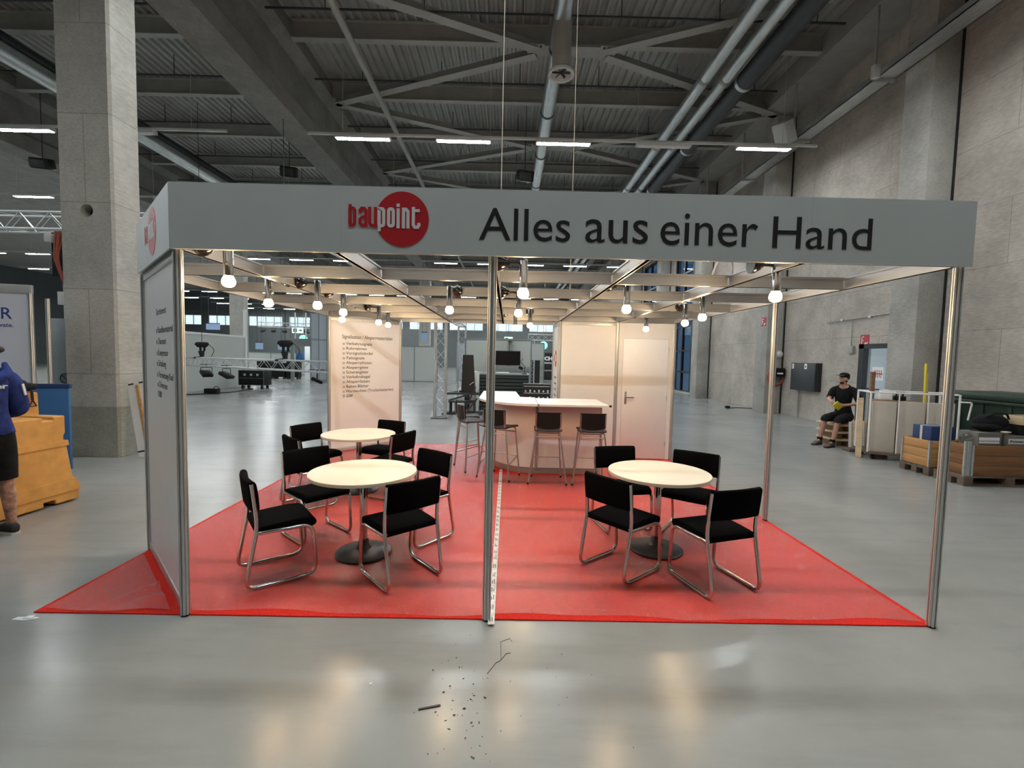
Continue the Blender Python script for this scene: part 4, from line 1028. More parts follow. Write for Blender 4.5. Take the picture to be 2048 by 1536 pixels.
# things in the long crate
g = G(); g.tube([(7.02, 3.86, .64), (7.10, 3.84, .69), (7.22, 3.9, .72), (7.3, 3.98, .71)], [.05, .075, .08, .05], 14); tag(obj('wrap_roll', g, MT['wrap']), 'crumpled roll of clear plastic wrap on the left end of the long crate', 'plastic wrap')
t = thing('grey_case', 'grey case with a white label lying in the long crate', 'case', (7.30, 3.86, .165))
g = G(); g.bx(-.18, .18, -.15, .15, 0, .62, .012); obj('case', g, MT['case'], t)
g = G(); g.bx(-.17, .14, -.1525, -.151, .50, .55); g.bx(-.17, .14, -.1525, -.151, .46, .49); obj('label', g, MT['sign_white'], t, smooth=0)
t = thing('long_case', 'long grey case with a lettered strip lying in the long crate at right', 'case', (7.86, 3.86, .165))
g = G(); g.bx(-.33, .33, -.17, .15, 0, .58, .012); obj('case', g, MT['case'], t)
g = G(); g.bx(-.31, .33, -.1725, -.171, .46, .54); obj('strip', g, MT['lampwhite'], t, smooth=0)
text('lettering', 'Power Generator', MT['black_txt'], t, basis((-.28, -.173, .485), (1, 0, 0), (0, -1, 0)), .56, .03, .06, .0005, .002)
g = G(); g.ell((7.50, 3.92, .92), (.25, .15, .13)); g.ell((7.42, 3.9, .86), (.19, .15, .08)); o = tag(obj('black_bag', g, MT['blackcloth']), 'black bag slumped on the cases in the long crate', 'bag')
g = G(); g.tube([(7.34, 3.84, 1.0), (7.45, 3.80, 1.07), (7.62, 3.80, 1.06), (7.7, 3.84, .98)], .014, 8, .04); obj('handle', g, MT['blackcloth'], o)
g = G(); g.box((7.98, 3.9, .82), (.42, .3, .14), None, .02); tag(obj('black_box', g, MT['blackplastic']), 'black box under the small wooden box at the right picture edge', 'box')
t = thing('wooden_box', 'small pale wooden box with a hand hole at the right picture edge', 'box', (8.02, 3.88, .90), .15)
g = G()
for y in (-.13, .11): g.box((0, y + .01, .07), (.5, .02, .13), None, .003)
for x in (-.25, .23): g.box((x + .01, 0, .07), (.02, .22, .13), None, .003)
g.box((0, 0, .006), (.46, .22, .012)); obj('boards', g, MT['woodpale'], t)
g = G(); g.prism(arc(-.1, .085, .035, .014, 0, 340, 15), 0, .001, basis((0, -.131, 0), (1, 0, 0), (0, -1, 0))); obj('hand_hole', g, MT['gap'], t, smooth=0)
g = G(); g.box((7.56, 3.74, .795), (.1, .08, .02), Euler((0, 0, .3)).to_matrix(), .004); tag(obj('paper_pack', g, MT['edge']), 'small yellowish pack lying on the cases in the long crate', 'pack')
# green waste container
t = thing('waste_container', 'big dark green waste container standing at the right wall behind the crates', 'waste container', (9.0, 5.0, 0))
g = G(); P = [(-.42, .25), (.42, .25), (.5, 1.12), (-.5, 1.12)]; g.prism(P, -.65, .65, Matrix(((1, 0, 0, 0), (0, 0, 1, 0), (0, 1, 0, 0), (0, 0, 0, 1)))); obj('body', g, MT['bin'], t, smooth=0)
g = G(); g.bx(-.55, .53, -.7, .7, 1.12, 1.17, .01); g.bx(-.5, .5, -.66, .66, 1.17, 1.31, .04); obj('lid', g, MT['bin'], t)
for y in (-.45, 0, .45):
    g = G(); g.bx(-.51, -.47, y - .03, y + .03, .35, 1.1); obj('rib', g, MT['bin'], t, smooth=0)
for (x, y) in ((-.3, -.5), (-.3, .5), (.3, -.5), (.3, .5)):
    g = G(); g.cyl((x, y - .03, .1), (x, y + .03, .1), .1, n=18); g.bx(x - .03, x + .03, y - .05, y + .05, .1, .26); obj('wheel', g, MT['blackplastic'], t)
# timber stack and slats by the seated man
t = thing('timber_stack', 'low stack of brown boards and blocks the seated man sits on', 'timber stack', (7.46, 6.98, 0))
g = G()
for i in range(3): g.box((.0 + .01 * i, .0, .055 + .16 * i), (.12, .62, .10), None, .004); g.box((-.22 + .01 * i, 0, .055 + .16 * i), (.1, .6, .10), None, .004); g.box((.24, 0, .055 + .16 * i), (.1, .62, .10), None, .004)
obj('blocks', g, MT['brownwood'], t)
g = G()
for i in range(3): g.box((0, 0, .13 + .16 * i), (.62, .66, .045), Euler((0, 0, .03 * (i - 1))).to_matrix(), .004)
obj('boards', g, MT['woodpale'], t)
for i in range(6):
    x = 7.22 + .075 * i
    g = G(); g.bar((x, 6.34 + .01 * i, .0), (x + .05, 6.44 + .01 * i, .56 + .02 * (i % 3)), .05, .02)
    tag(obj('pale_slat', g, MT['woodpale' if i % 2 else 'lampwhite'], smooth=0), 'upright thin slat leaning in front of the timber stack, %s from the left of six' % ordn(i + 1), 'slat', 'slats by the timber stack')
g = G(); g.bx(7.72, 7.86, 6.15, 6.45, 0, .80, .01); tag(obj('brown_box', g, MT['brownwood']), 'dark brown box standing between the slats and the trolley', 'box')
g = G(); g.bx(7.0, 7.60, 6.05, 6.27, .0, .06, .005); tag(obj('floor_board', g, MT['pallet']), 'flat board lying on the floor before the slats', 'board')

# ================================================================== LEFT SIDE OF THE HALL
# orange plastic barrier and its upper half
def barrier_piece(prof, depth, name, parent, M, m='orange'):
    g = G(); g.prism(prof, -depth / 2, depth / 2, M); o = obj(name, g, MT[m], parent, smooth=0)
    bv = o.modifiers.new('b', 'BEVEL'); bv.width = .02; bv.segments = 3; bv.limit_method = 'ANGLE'; return o
t = thing('plastic_barrier', 'big orange plastic road barrier standing at left behind the walking man', 'barrier', (-5.12, 1.72, 0), R(86))
Mx = Matrix(((1, 0, 0, 0), (0, 0, -1, 0), (0, 1, 0, 0), (0, 0, 0, 1)))          # profile x across, y up; extruded along local -y
prof = [(-.62, .02), (-.30, .02), (-.30, .07), (-.18, .07), (-.18, .02), (.24, .02), (.24, .07), (.36, .07), (.36, .02), (.62, .02), (.62, .13), (.56, .26), (.50, .66), (.50, .70), (.47, .72), (.47, .78), (.49, .80), (.49, 1.0), (.36, 1.0), (.36, .96), (.26, .96), (.26, 1.0), (-.49, 1.0), (-.49, .80), (-.47, .78), (-.47, .72), (-.50, .70), (-.50, .66), (-.56, .26), (-.62, .13)]
barrier_piece(prof, .44, 'body', t, Matrix.Translation((0, 0, 0)) @ Mx)
g = G(); g.prism([(-.635, .13), (.635, .13), (.575, .27), (-.575, .27)], -.235, .235, Mx); g.prism([(-.51, .66), (.51, .66), (.50, .72), (-.50, .72)], -.235, .235, Mx); obj('raised_band', g, MT['orange'], t, smooth=0)
t2 = thing('plastic_barrier', 'smaller orange barrier with a dark slot standing behind the big one', 'barrier', (-5.55, 1.95, 0), R(86))
pr2 = [(-.55, .02), (.55, .02), (.46, .3), (.44, 1.24), (-.44, 1.24), (-.46, .3)]
barrier_piece(pr2, .36, 'body', t2, Mx)
g = G(); g.prism([(-.14, .98), (.08, .98), (.08, 1.19), (-.14, 1.19)], -.19, .19, Mx); obj('slot', g, MT['orangedark'], t2, smooth=0)
g = G(); g.ell((-5.53, 2.05, 1.335), (.17, .36, .09)); g.ell((-5.42, 2.25, 1.30), (.10, .18, .055)); o = tag(obj('black_jacket', g, MT['blackcloth']), 'black jacket thrown over the top of the rear orange barrier', 'jacket')
g = G(); g.tube([(-5.38, 2.30, 1.30), (-5.335, 2.30, 1.25), (-5.33, 2.30, 1.15)], .012, 6); g.tube([(-5.33, 2.30, 1.15), (-5.33, 2.26, 1.08), (-5.33, 2.34, 1.08)], .009, 6, closed=True); obj('strap', g, MT['cable'], o)
t = thing('blue_board', 'tall blue board leaning behind the orange barriers', 'board', (-6.42, 3.62, 0), .15)
g = G(); g.bx(-.22, .22, -.02, .02, 0, 1.2, .005); obj('panel', g, MT['blue'], t)
g = G(); g.bx(-.24, .24, -.03, .03, 1.18, 1.24, .005); obj('top_edge', g, MT['darkblue'], t)
# banner wall
t = thing('banner_wall', 'white banner wall in an aluminium frame at the far left with blue lettering', 'banner wall', (-7.03, 4.0, 0), R(14))
g = G(); g.bx(-3.0, -.06, -.008, .008, .12, 2.56); obj('banner', g, MT['bannerwhite'], t, smooth=0)
g = G(); g.bx(-3.0, .0, -.03, .03, 2.56, 2.68, .004); obj('top_rail', g, MT['alu'], t)
g = G(); g.prism(post_profile(.035), 0, 2.68, Matrix.Translation((-.03, 0, 0))); g.prism(post_profile(.03), 0, 2.50, Matrix.Translation((.12, .10, 0))); obj('frame_post', g, MT['alu'], t, smooth=20)
text('lettering', 'LER', MT['banner_txt'], t, basis((-.62, -.0085, 2.17), (1, 0, 0), (0, -1, 0)), .37, .165, .15, .0006, .001)
text('slogan', 'yze. Innovate.', MT['banner_txt'], t, basis((-.74, -.0085, 2.05), (1, 0, 0), (0, -1, 0)), .50, .06, .06, .0006, .001)
# cabinet, cables on the big column
t = thing('column_cabinet', 'grey sheet metal cabinet on the left side of the big concrete column', 'cabinet', (-7.01, 4.70, 1.02))
g = G(); g.bx(-.36, 0, -.16, .16, 0, 1.21, .008); obj('body', g, MT['cabgrey'], t)
g = G(); g.bx(-.22, -.01, -.02, .14, 1.21, 1.88, .006); obj('cable_duct', g, MT['boothwall'], t)
g = G(); M = basis((-.1, -.1605, .24), (1, 0, 0), (0, -1, 0)); g.prism(arc(0, 0, .085, .085, 0, 350, 35), 0, .002, M); o = obj('round_sticker', g, MT['case'], t, smooth=0)
g = G(); M2 = M @ Matrix.Translation((0, 0, .002)); g.tube([(M2 @ Vector((.078 * math.cos(a_ * PI / 16), .078 * math.sin(a_ * PI / 16), 0))) for a_ in range(32)], .008, 6, closed=True); g.tube([M2 @ Vector((-.055, .055, 0)), M2 @ Vector((.055, -.055, 0))], .008, 6); obj('sticker_ring', g, MT['cable'], o)
t = thing('cable_bundle', 'reddish cable loops hanging at the left edge of the big concrete column', 'cables', (-7.05, 4.58, 0))
g = G()
for q in range(6): g.tube([(-.04 - .02 * q, -.03 * (q % 2), 3.62), (-.10 - .03 * (q % 3), -.05, 3.2), (-.02 - .02 * q, -.03, 2.75 + .06 * q), (.0, .0, 2.62 + .05 * q)], .014, 6, .12)
obj('loop', g, MT['redcable'], t)
g = G(); g.bx(-.12, .03, -.06, .06, 2.45, 2.66, .006); g.bx(-.30, -.18, -.06, .04, 3.45, 3.58, .006); obj('socket_box', g, MT['lampwhite'], t)
g = G(); g.bx(-.30, -.02, .06, .2, 2.92, 3.62); obj('dark_backing', g, MT['gap'], t, smooth=0)
# truss high at left with a floodlight
def truss(name, label, p0, p1, s, step, group=None, hang=True, fr=(.05, .75)):
    """square lattice truss between two points: chords and zigzag braces are separate parts"""
    p0 = Vector(p0); p1 = Vector(p1); d = (p1 - p0); L = d.length; d.normalize()
    u = Vector((0, 0, 1)) if abs(d.z) < .9 else Vector((1, 0, 0)); x = d.cross(u).normalized(); z = x.cross(d)
    t = thing(name, label, 'truss', p0, 0, group)
    cs = [x * (a * s / 2) + z * (b * s / 2) for a, b in ((-1, -1), (1, -1), (1, 1), (-1, 1))]
    for c in cs:
        g = G(); g.cyl(c, c + d * L, .024, n=10); obj('chord', g, MT['trussalu'], t)
    g = G(); n = max(1, int(L / step))
    for i in range(n):
        for k in range(4):
            a, b = cs[k], cs[(k + 1) % 4]
            if (i + k) % 2: a, b = b, a
            g.cyl(a + d * (L * i / n), b + d * (L * (i + 1) / n), .0085, n=6)
    for q in (0, L):
        for k in range(4): g.cyl(cs[k] + d * q, cs[(k + 1) % 4] + d * q, .016, n=6)
    obj('lacing', g, MT['trussalu'], t)
    if hang:
        g = G()
        for f in fr: g.tube([d * (L * f) + z * s / 2, d * (L * f) + Vector((0, 0, 10.74 - p0.z))], .008, 5)
        obj('hanger', g, MT['cable'], t)
    return t
truss('lighting_truss', 'aluminium lighting truss hung high at the far left behind the big column', (-14, 7.6, 4.55), (-7.2, 7.3, 4.5), .36, .34, 'aluminium trusses')
def floodlight(x, y, z, rz, label, s=1.0, down=.15):
    t = thing('floodlight', label, 'floodlight', (x, y, z), rz, 'black floodlights on the trusses')
    g = G(); g.tube([(-.16 * s, 0, -.18 * s), (-.16 * s, 0, .0), (.16 * s, 0, .0), (.16 * s, 0, -.18 * s)], .012, 6, .03); g.tube([(0, 0, 0), (0, 0, down)], .014, 6); g.bx(-.2, .2, -.02, .02, down - .02, down); g.bx(-.02, .02, -.2, .2, down - .02, down); obj('yoke', g, MT['cable'], t)
    g = G(); g.box((0, 0, -.2 * s), (.30 * s, .34 * s, .10 * s), Euler((.45, 0, 0)).to_matrix(), .02); obj('head', g, MT['blackplastic'], t)
floodlight(-8.0, 7.35, 4.22, .4, 'black floodlight under the high left truss beside the big column', 1.6)
# white leaning panel right of the big column
t = thing('leaning_panel', 'white board with a wooden batten leaning against the big concrete column', 'panel', (-5.74, 4.52, 0), 0)
tl = Euler((-.10, R(-12.5), 0)).to_matrix().to_4x4()
M = tl @ basis((0, 0, 0), (1, 0, 0), (0, -1, 0))
g = G(); g.prism([(-.13, .0), (.13, .0), (.17, .05), (.17, 1.31), (.10, 1.37), (-.10, 1.37), (-.17, 1.31), (-.17, .05)], 0, .03, M); obj('board', g, MT['white'], t, smooth=0)
g = G(); g.prism([(-.02, .12), (.025, .12), (.025, 1.2), (-.02, 1.2)], .03, .055, M); obj('batten', g, MT['wood'], t, smooth=0)
g = G()
for z in (.10, 1.22):
    g.prism([(-.17, z), (-.06, z), (-.06, z + .025), (-.17, z + .025)], .03, .034, M); g.prism([(.03, z), (.17, z), (.17, z + .025), (.03, z + .025)], .03, .034, M)
obj('dark_strip', g, MT['cable'], t, smooth=0)

# ================================================================== BACK OF THE HALL, seen through the stand
# long white partition, left
t = thing('long_partition', 'long white partition wall left of the black flight case', 'partition', (-13.35, 12.0, 0))
g = G(); g.bx(-.04, .0, 0, 8.6, 0, 2.45); obj('panel', g, MT['boothwall'], t, smooth=0)
g = G(); g.bx(-.06, .03, 0, 8.6, 2.45, 2.55); obj('top_rail', g, MT['sign_white'], t, smooth=0)
g = G(); g.bx(-.06, .04, 8.5, 8.66, 0, 3.9); obj('end_post', g, MT['sign_white'], t, smooth=0)
t = thing('flight_case', 'black flight case on castors in front of the long white partition', 'flight case', (-12.0, 19.0, 0))
g = G(); g.bx(-.6, .6, -.35, .35, .17, .88, .01); obj('case', g, MT['blackplastic'], t)
g = G()
for x in (-.6, .58): g.bx(x - .004, x + .024, -.358, -.345, .17, .88)
for z in (.17, .5, .86): g.bx(-.6, .6, -.357, -.348, z, z + .02)
obj('edge_trim', g, MT['case'], t, smooth=0)
for (x, y) in ((-.45, -.25), (.45, -.25), (-.45, .25), (.45, .25)):
    g = G(); g.cyl((x, y - .03, .07), (x, y + .03, .07), .07, n=14); g.bx(x - .04, x + .04, y - .04, y + .04, .1, .17); obj('castor', g, MT['cable'], t)
g = G()
for x in (-.3, 0, .3): g.bx(x - .05, x + .05, -.362, -.352, .62, .72)
obj('latch', g, MT['galv'], t, smooth=0)
t = thing('stage_box', 'small black cable box on the floor before the long white partition', 'box', (-12.0, 15.8, 0))
g = G(); g.bx(-.25, .25, -.15, .15, 0, .22, .02); obj('case', g, MT['blackplastic'], t)
g = G(); g.tube([(.05, 0, .2), (.1, 0, .3), (.25, 0, .3), (.3, 0, .15)], .015, 6, .05); obj('handle', g, MT['cable'], t)
g = G(); g.tube([(-13.2, 13.4, .02), (-12.9, 14.6, .02), (-12.2, 15.4, .02), (-11.6, 16.6, .02), (-11.9, 18.6, .02)], .022, 6, .6); tag(obj('floor_cable', g, MT['cable']), 'black cable lying on the floor along the long white partition', 'cable')
g = G(); g.tube([(-12.9, 13.6, .02), (-12.5, 14.0, .02), (-12.9, 14.5, .02), (-12.4, 14.9, .02)], .025, 6, .3); tag(obj('floor_cable', g, MT['redcable']), 'reddish cable lying on the floor before the long white partition', 'cable')
# low lighting truss
tp0 = Vector((-12.9, 15.4, 1.33)); tp1 = Vector((-3.2, 8.2, 1.40))
truss('lighting_truss', 'aluminium lighting truss hung low across the hall behind the left of the stand', tp0, tp1, .29, .42, 'aluminium trusses', False)
def hoist(f, lab, big=1, top=10.74):
    p = tp0.lerp(tp1, f)
    t = thing('chain_hoist', lab, 'hoist', (p.x, p.y, p.z + .16), .3, 'black chain hoists')
    g = G(); g.tube([(0, 0, .02), (-.02, 0, .25)], [.10 * big, .17 * big], 14); g.tube([(-.05, .0, .02), (-.28, 0, -.02)], .03, 8); obj('chain_bag', g, MT['cable'], t)
    g = G(); g.box((0, 0, .48), (.52 * big, .2, .2), None, .05, 3); g.ell((-.24 * big, 0, .5), .12 * big); g.ell((.24 * big, 0, .5), .12 * big); g.tube([(-.05, 0, .25), (-.05, 0, .4)], .04, 8); g.tube([(.08, 0, .25), (.08, 0, .4)], .04, 8); obj('motor', g, MT['blackplastic'], t)
    g = G(); g.tube([(0, 0, .55), (0, 0, top - p.z - .16)], .009, 6); obj('chain', g, MT['cable'], t)
    g = G(); g.tube([(.2, 0, .52), (.42, 0, .3), (.3, 0, 0.04)], .012, 6, .15); obj('lead', g, MT['cable'], t)
hoist(.16, 'black chain hoist standing over the low truss in front of the long white partition', .64)
hoist(.66, 'black chain hoist over the low truss beside the blue crate', .6, 8.45)
for i, (f, dz, lab) in enumerate([(.19, 0, 'black floodlight hung under the low truss, leftmost of four'), (.33, 0, 'black floodlight hung under the low truss, second from the left'), (.80, 0, 'black floodlight hung under the low truss before the lit doorway'), (.93, .3, 'black floodlight hung on the low truss nearest the list panel')]):
    p = tp0.lerp(tp1, f); floodlight(p.x, p.y, p.z - .2, .9 + i * .5, lab, 1.15 if i < 2 else .9, .12)
# lit doorway booth and tall grey panels
t = thing('doorway_booth', 'bright white booth with an open doorway far behind the low truss', 'booth', (-13.0, 25.2, 0))
g = G(); g.bx(-.25, -.05, 0, .1, 0, 2.62); g.bx(-.05, 1.7, 0, .1, 2.15, 2.62); obj('front_wall', g, MT['greyplat'], t, smooth=0)
g = G(); g.bx(-.05, 1.6, 1.5, 1.6, 0, 2.6); obj('inner_wall', g, MT['outwhite'], t, smooth=0)
g = G(); g.bx(.66, .78, 1.3, 1.4, 0, 2.2); obj('inner_post', g, MT['farwall'], t, smooth=0)
g = G(); g.bx(.1, 1.5, .5, 1.0, 2.45, 2.5); obj('light_panel', g, mat_emit('booth_light', (.92, 1, .96), 9), t, smooth=0)
g = G()
for x in (0.0, .65, 1.3): g.bx(x, x + .06, .0, .06, 2.62, 4.2)
obj('upper_frame', g, MT['trussalu'], t, smooth=0)
t = thing('tall_panel_wall', 'tall grey blue panel wall left of the list panel in the back', 'panel wall', (-11.62, 24.3, 0), R(66))
for k in range(4):
    g = G(); g.bx(.03 + k * .6, .6 + k * .6, 0, .05, .15, 2.5); obj('panel', g, MT['boothblue'], t, smooth=0)
    g = G(); g.bx(.03 + k * .6, .6 + k * .6, 0, .05, 2.62, 4.1); obj('panel', g, MT['boothblue'], t, smooth=0)
g = G()
for k in range(5): g.bx(k * .6, k * .6 + .03, -.02, .07, 0, 4.15)
g.bx(0, 2.4, -.01, .06, 2.5, 2.62); g.bx(0, 2.4, -.01, .06, 0, .15); obj('frame', g, MT['cabgrey'], t, smooth=0)
# far booths, signs
def booth_wall(x0, x1, y, z1, label, m='boothwall', n=2):
    t = thing('booth_wall', label, 'booth wall', (x0, y, 0), 0, 'far booth walls'); L = x1 - x0
    g = G(); g.bx(0, L, 0, .06, 0, z1); obj('panel', g, MT[m], t, smooth=0)
    g = G()
    for i in range(n + 1): g.bx(L * i / n - .025, L * i / n + .025, -.02, .08, 0, z1)
    g.bx(0, L, -.02, .08, z1 - .02, z1 + .05); g.bx(0, L, -.02, .08, 0, .06); obj('frame', g, MT['cabgrey'], t, smooth=0); return t
booth_wall(-7.6, -4.55, 27.2, 2.32, 'pale far booth wall just right of the list panel', n=2)
booth_wall(-3.6, -1.5, 30.0, 2.7, 'pale far booth wall behind the truss tower', 'boothblue', 3)
booth_wall(-1.55, 1.0, 14.8, 2.42, 'pale booth wall behind the screen beyond the bar', 'boothwall', 3)
booth_wall(1.15, 2.0, 21.2, 2.5, 'narrow pale booth wall inside the far truss gate', 'boothwall', 1)
booth_wall(-22, -13.2, 33, 1.7, 'low far partition behind the blue crate', 'boothwall', 5)
t = thing('dark_booth', 'dark booth with big pale letters OCH left of the cabin in the back', 'booth', (1.95, 24.0, 0))
g = G(); g.bx(0, 3.2, 0, .1, 0, 2.05); obj('wall', g, MT['machine'], t, smooth=0)
g = G(); g.bx(.05, 3.2, -.6, -.02, 0, .45); obj('counter', g, MT['greyplat'], t, smooth=0)
text('lettering', 'OCH', MT['sign_white'], t, basis((.02, -.001, 1.62), (1, 0, 0), (0, -1, 0)), .75, .22, .2, .0006, .012)
text('small_lettering', 'systems', MT['sign_white'], t, basis((.12, -.001, 1.42), (1, 0, 0), (0, -1, 0)), .7, .10, .1, .0006, .004)
text('lower_lettering', 'competence', MT['lampwhite'], t, basis((.05, -.001, .98), (1, 0, 0), (0, -1, 0)), 1.0, .08, .1, .0006, .002)
g = G(); g.bx(1.25, 1.75, 20.6, 21.0, 0, 1.62); tag(obj('dark_pillar', g, MT['machine'], smooth=0), 'dark upright panel standing inside the far truss gate', 'panel')
# truss gates
truss('truss_tower', 'upright aluminium truss tower standing behind the stand, right of the list panel', (-1.79, 9.9, .02), (-1.79, 9.9, 2.95), .29, .32, 'aluminium trusses', False)
g = G(); g.bx(-2.02, -1.56, 9.67, 10.13, 0, .02); tag(obj('base_plate', g, MT['darkpipe'], smooth=0), 'dark base plate under the truss tower', 'plate')
truss('lighting_truss', 'aluminium truss running back from the top of the near truss tower', (-1.79, 9.75, 3.1), (-1.79, 15.9, 3.1), .29, .32, 'aluminium trusses', False)
truss('truss_tower', 'upright aluminium truss at the far end of the gate behind the black machine', (-1.79, 15.75, .02), (-1.79, 15.75, 2.95), .29, .32, 'aluminium trusses', False)
truss('truss_tower', 'upright aluminium truss of the far gate just left of the cabin', (1.27, 20.0, .02), (1.27, 20.0, 2.62), .29, .32, 'aluminium trusses', False)
truss('lighting_truss', 'horizontal aluminium truss on top of the far gate left of the cabin', (1.1, 20.0, 2.77), (4.2, 20.0, 2.77), .29, .32, 'aluminium trusses', False)
# slatted platform, screen, desk
t = thing('slatted_platform', 'dark platform with horizontal slats behind the bar counter', 'platform', (-1.30, 12.0, 0))
g = G(); g.bx(0, 2.1, 0.03, 2.4, 0, 1.16); obj('core', g, MT['gap'], t, smooth=0)
g = G()
for i in range(10): g.bx(0, 2.1, 0, .03, .02 + .115 * i, .105 + .115 * i)
obj('slats', g, MT['darkgreen'], t, smooth=0)
g = G(); g.bx(-.01, 2.11, -.01, 2.4, 1.16, 1.20); obj('top', g, MT['greyplat'], t, smooth=0)
t = thing('flat_screen', 'black flat screen hanging above the slatted platform', 'screen', (.10, 14.4, 1.45))
g = G(); g.bx(-.47, .47, -.03, .02, 0, .54, .006); obj('housing', g, MT['blackplastic'], t)
g = G(); g.bx(-.45, .45, -.034, -.03, .02, .52); obj('display', g, MT['screen'], t, smooth=0)
g = G(); g.bx(-.02, .02, .02, .06, .5, .98); g.bx(.12, .16, .02, .06, .5, .98); g.bx(-.02, .16, .06, .39, .93, .98); obj('mount_bar', g, MT['cabgrey'], t, smooth=0)
g = G(); g.bx(-.25, .9, 13.6, 14.2, 1.202, 1.42, .01); tag(obj('desk', g, MT['greyplat']), 'low grey desk on the slatted platform below the screen', 'desk')
g = G(); g.bx(-.30, .15, 12.5, 12.8, 1.202, 1.24, .01); tag(obj('papers', g, MT['sign_white']), 'white papers lying on the slatted platform', 'papers')
t = thing('desk_lamp', 'black clamp lamp on the right end of the slatted platform', 'lamp', (.66, 12.4, 1.2))
g = G(); g.tube([(0, 0, 0), (.02, 0, .25), (-.14, 0, .42), (-.05, 0, .5)], .012, 6); obj('arm', g, MT['cable'], t)
g = G(); g.box((-.12, 0, .2), (.16, .1, .1), Euler((0, .5, 0)).to_matrix(), .02); g.cyl((0, 0, 0), (0, 0, .02), .09, n=14); obj('head', g, MT['blackplastic'], t)
t = thing('white_plinth', 'tall white plinth standing before the slatted platform', 'plinth', (-.93, 11.35, 0), -.35)
g = G(); g.bx(-.12, .12, -.10, .10, 0, 1.29, .004); obj('body', g, MT['white'], t)
t = thing('equipment_rack', 'low black rack with rows of silver fittings behind the bar', 'rack', (1.02, 10.6, 0))
g = G(); g.bx(-.45, .35, -.2, .3, 0, .98); obj('frame', g, MT['machine'], t, smooth=0)
g = G()
for z in (.25, .5, .72, .92): g.bx(-.43, .33, -.215, -.2, z - .012, z + .004)
for r_ in range(3):
    for c_ in range(6): g.ell((-.38 + c_ * .13, -.22, .42 + r_ * .2 - .05), (.03, .02, .03 + .02 * (c_ % 2)), 8, 6)
obj('fittings', g, MT['galv'], t)
# black machine (folded lift) by the stools
t = thing('black_machine', 'tall black folding machine with a slanted brace behind the bar stools', 'machine', (-1.15, 10.9, 0))
g = G(); M = Matrix.Translation((-.02, 0, 0)); Mz = Matrix(((1, 0, 0, 0), (0, 0, 1, 0), (0, 1, 0, 0), (0, 0, 0, 1)))
g.prism([(-.14, .62), (.28, .62), (.20, 1.80), (-.10, 1.80)], -.12, .12, Mz); obj('mast', g, MT['machine'], t, smooth=0)
g = G(); g.prism([(-.14, 1.5), (-.10, 1.5), (-.08, .72), (-.50, .66), (-.50, .60), (.26, .60)], .05, .12, Mz); obj('side_plate', g, MT['machine'], t, smooth=0)
g = G(); g.bx(-.62, .40, -.2, .2, .60, .66); g.bar((-.5, -.2, .42), (.1, -.2, .62), .05, .05); g.bar((.35, -.22, .5), (.02, -.24, .05), .06, .05); g.bar((-.05, -.22, .05), (.30, -.26, .85), .05, .04); obj('lower_frame', g, MT['darkpipe'], t, smooth=0)
g = G(); g.bx(-.5, .3, -.25, .25, .36, .40); g.bx(-.48, -.44, -.2, .2, 0, .38); g.bx(.24, .28, -.2, .2, 0, .38); g.bx(-.7, .5, -.25, .25, .0, .06); obj('chassis', g, MT['greyplastic'], t, smooth=0)
g = G(); g.ell((-.22, -.16, .72), (.03, .03, .07), 10, 8); g.bar((.12, -.28, .9), (.25, -.28, 1.0), .025, .02); obj('metal_fitting', g, MT['galv'], t)
# far signs and lights
def green_sign(x, y, z, lab):
    t = thing('emergency_light', lab, 'emergency light', (x, y, z), 0, 'green emergency lights')
    g = G(); g.cyl((0, 0, 0), (0, -.06, 0), .28, n=24); obj('lens', g, MT['green_light'], t)
    g = G(); g.cyl((0, .08, 0), (0, 0, 0), .30, n=24); g.tube([(0, .05, .2), (0, .05, 10.74 - z)], .015, 5); obj('housing', g, MT['cabgrey'], t)
green_sign(2.55, 29, 2.62, 'round green emergency light glowing left of the cabin in the back')
green_sign(-14.6, 30, 2.75, 'round green emergency light glowing above the low truss, below the exit sign')
green_sign(-1.35, 29, 2.72, 'round green emergency light in the back just left of the middle post')
def exit_sign(x, y, z, w, lab):
    t = thing('exit_sign', lab, 'exit sign', (x, y, z), 0, 'hanging exit signs')
    g = G(); g.bx(-w / 2, w / 2, -.03, 0, -.2, .2); obj('panel', g, MT['exit_white'], t, smooth=0)
    g = G(); g.bx(-w * .38, -w * .05, -.034, -.03, -.13, .13); g.bx(w * .08, w * .38, -.034, -.03, -.03, .03); g.prism([(w * .25, .09), (w * .42, 0), (w * .25, -.09)], 0, .004, basis((0, -.03, 0), (1, 0, 0), (0, -1, 0))); obj('pictogram', g, mat('exit_dark_green', (.02, .2, .1), .6), t, smooth=0)
    g = G(); g.tube([(0, -.015, .2), (0, -.015, 10.74 - z)], .012, 5); obj('hanger', g, MT['cable'], t)
exit_sign(-15.0, 30, 3.35, .8, 'lit exit sign hanging above the low truss in the back')
exit_sign(.1, 31, 3.05, .62, 'lit exit sign hanging right of the middle post in the back')
def far_banner(x, y, z, w, h, lab):
    t = thing('hanging_banner', lab, 'banner', (x, y, z), 0, 'pale blue banners hung in the back')
    g = G(); g.bx(-w / 2, w / 2, 0, .03, -h / 2, h / 2); obj('cloth', g, MT['bannerblue'], t, smooth=0)
    g = G(); g.bx(-w / 2, w / 2, -.01, .04, h / 2 - .02, h / 2 + .03); g.tube([(-w * .3, .015, h / 2), (-w * .3, .015, 10.69 - z)], .012, 5); g.tube([(w * .3, .015, h / 2), (w * .3, .015, 10.69 - z)], .012, 5); obj('bar', g, MT['cable'], t)
far_banner(-23.6, 34, 3.7, 1.1, .5, 'pale blue banner hung above the long white partition')
far_banner(-18.3, 31, 2.2, .55, .5, 'pale blue banner hung right beside the end of the long white partition')
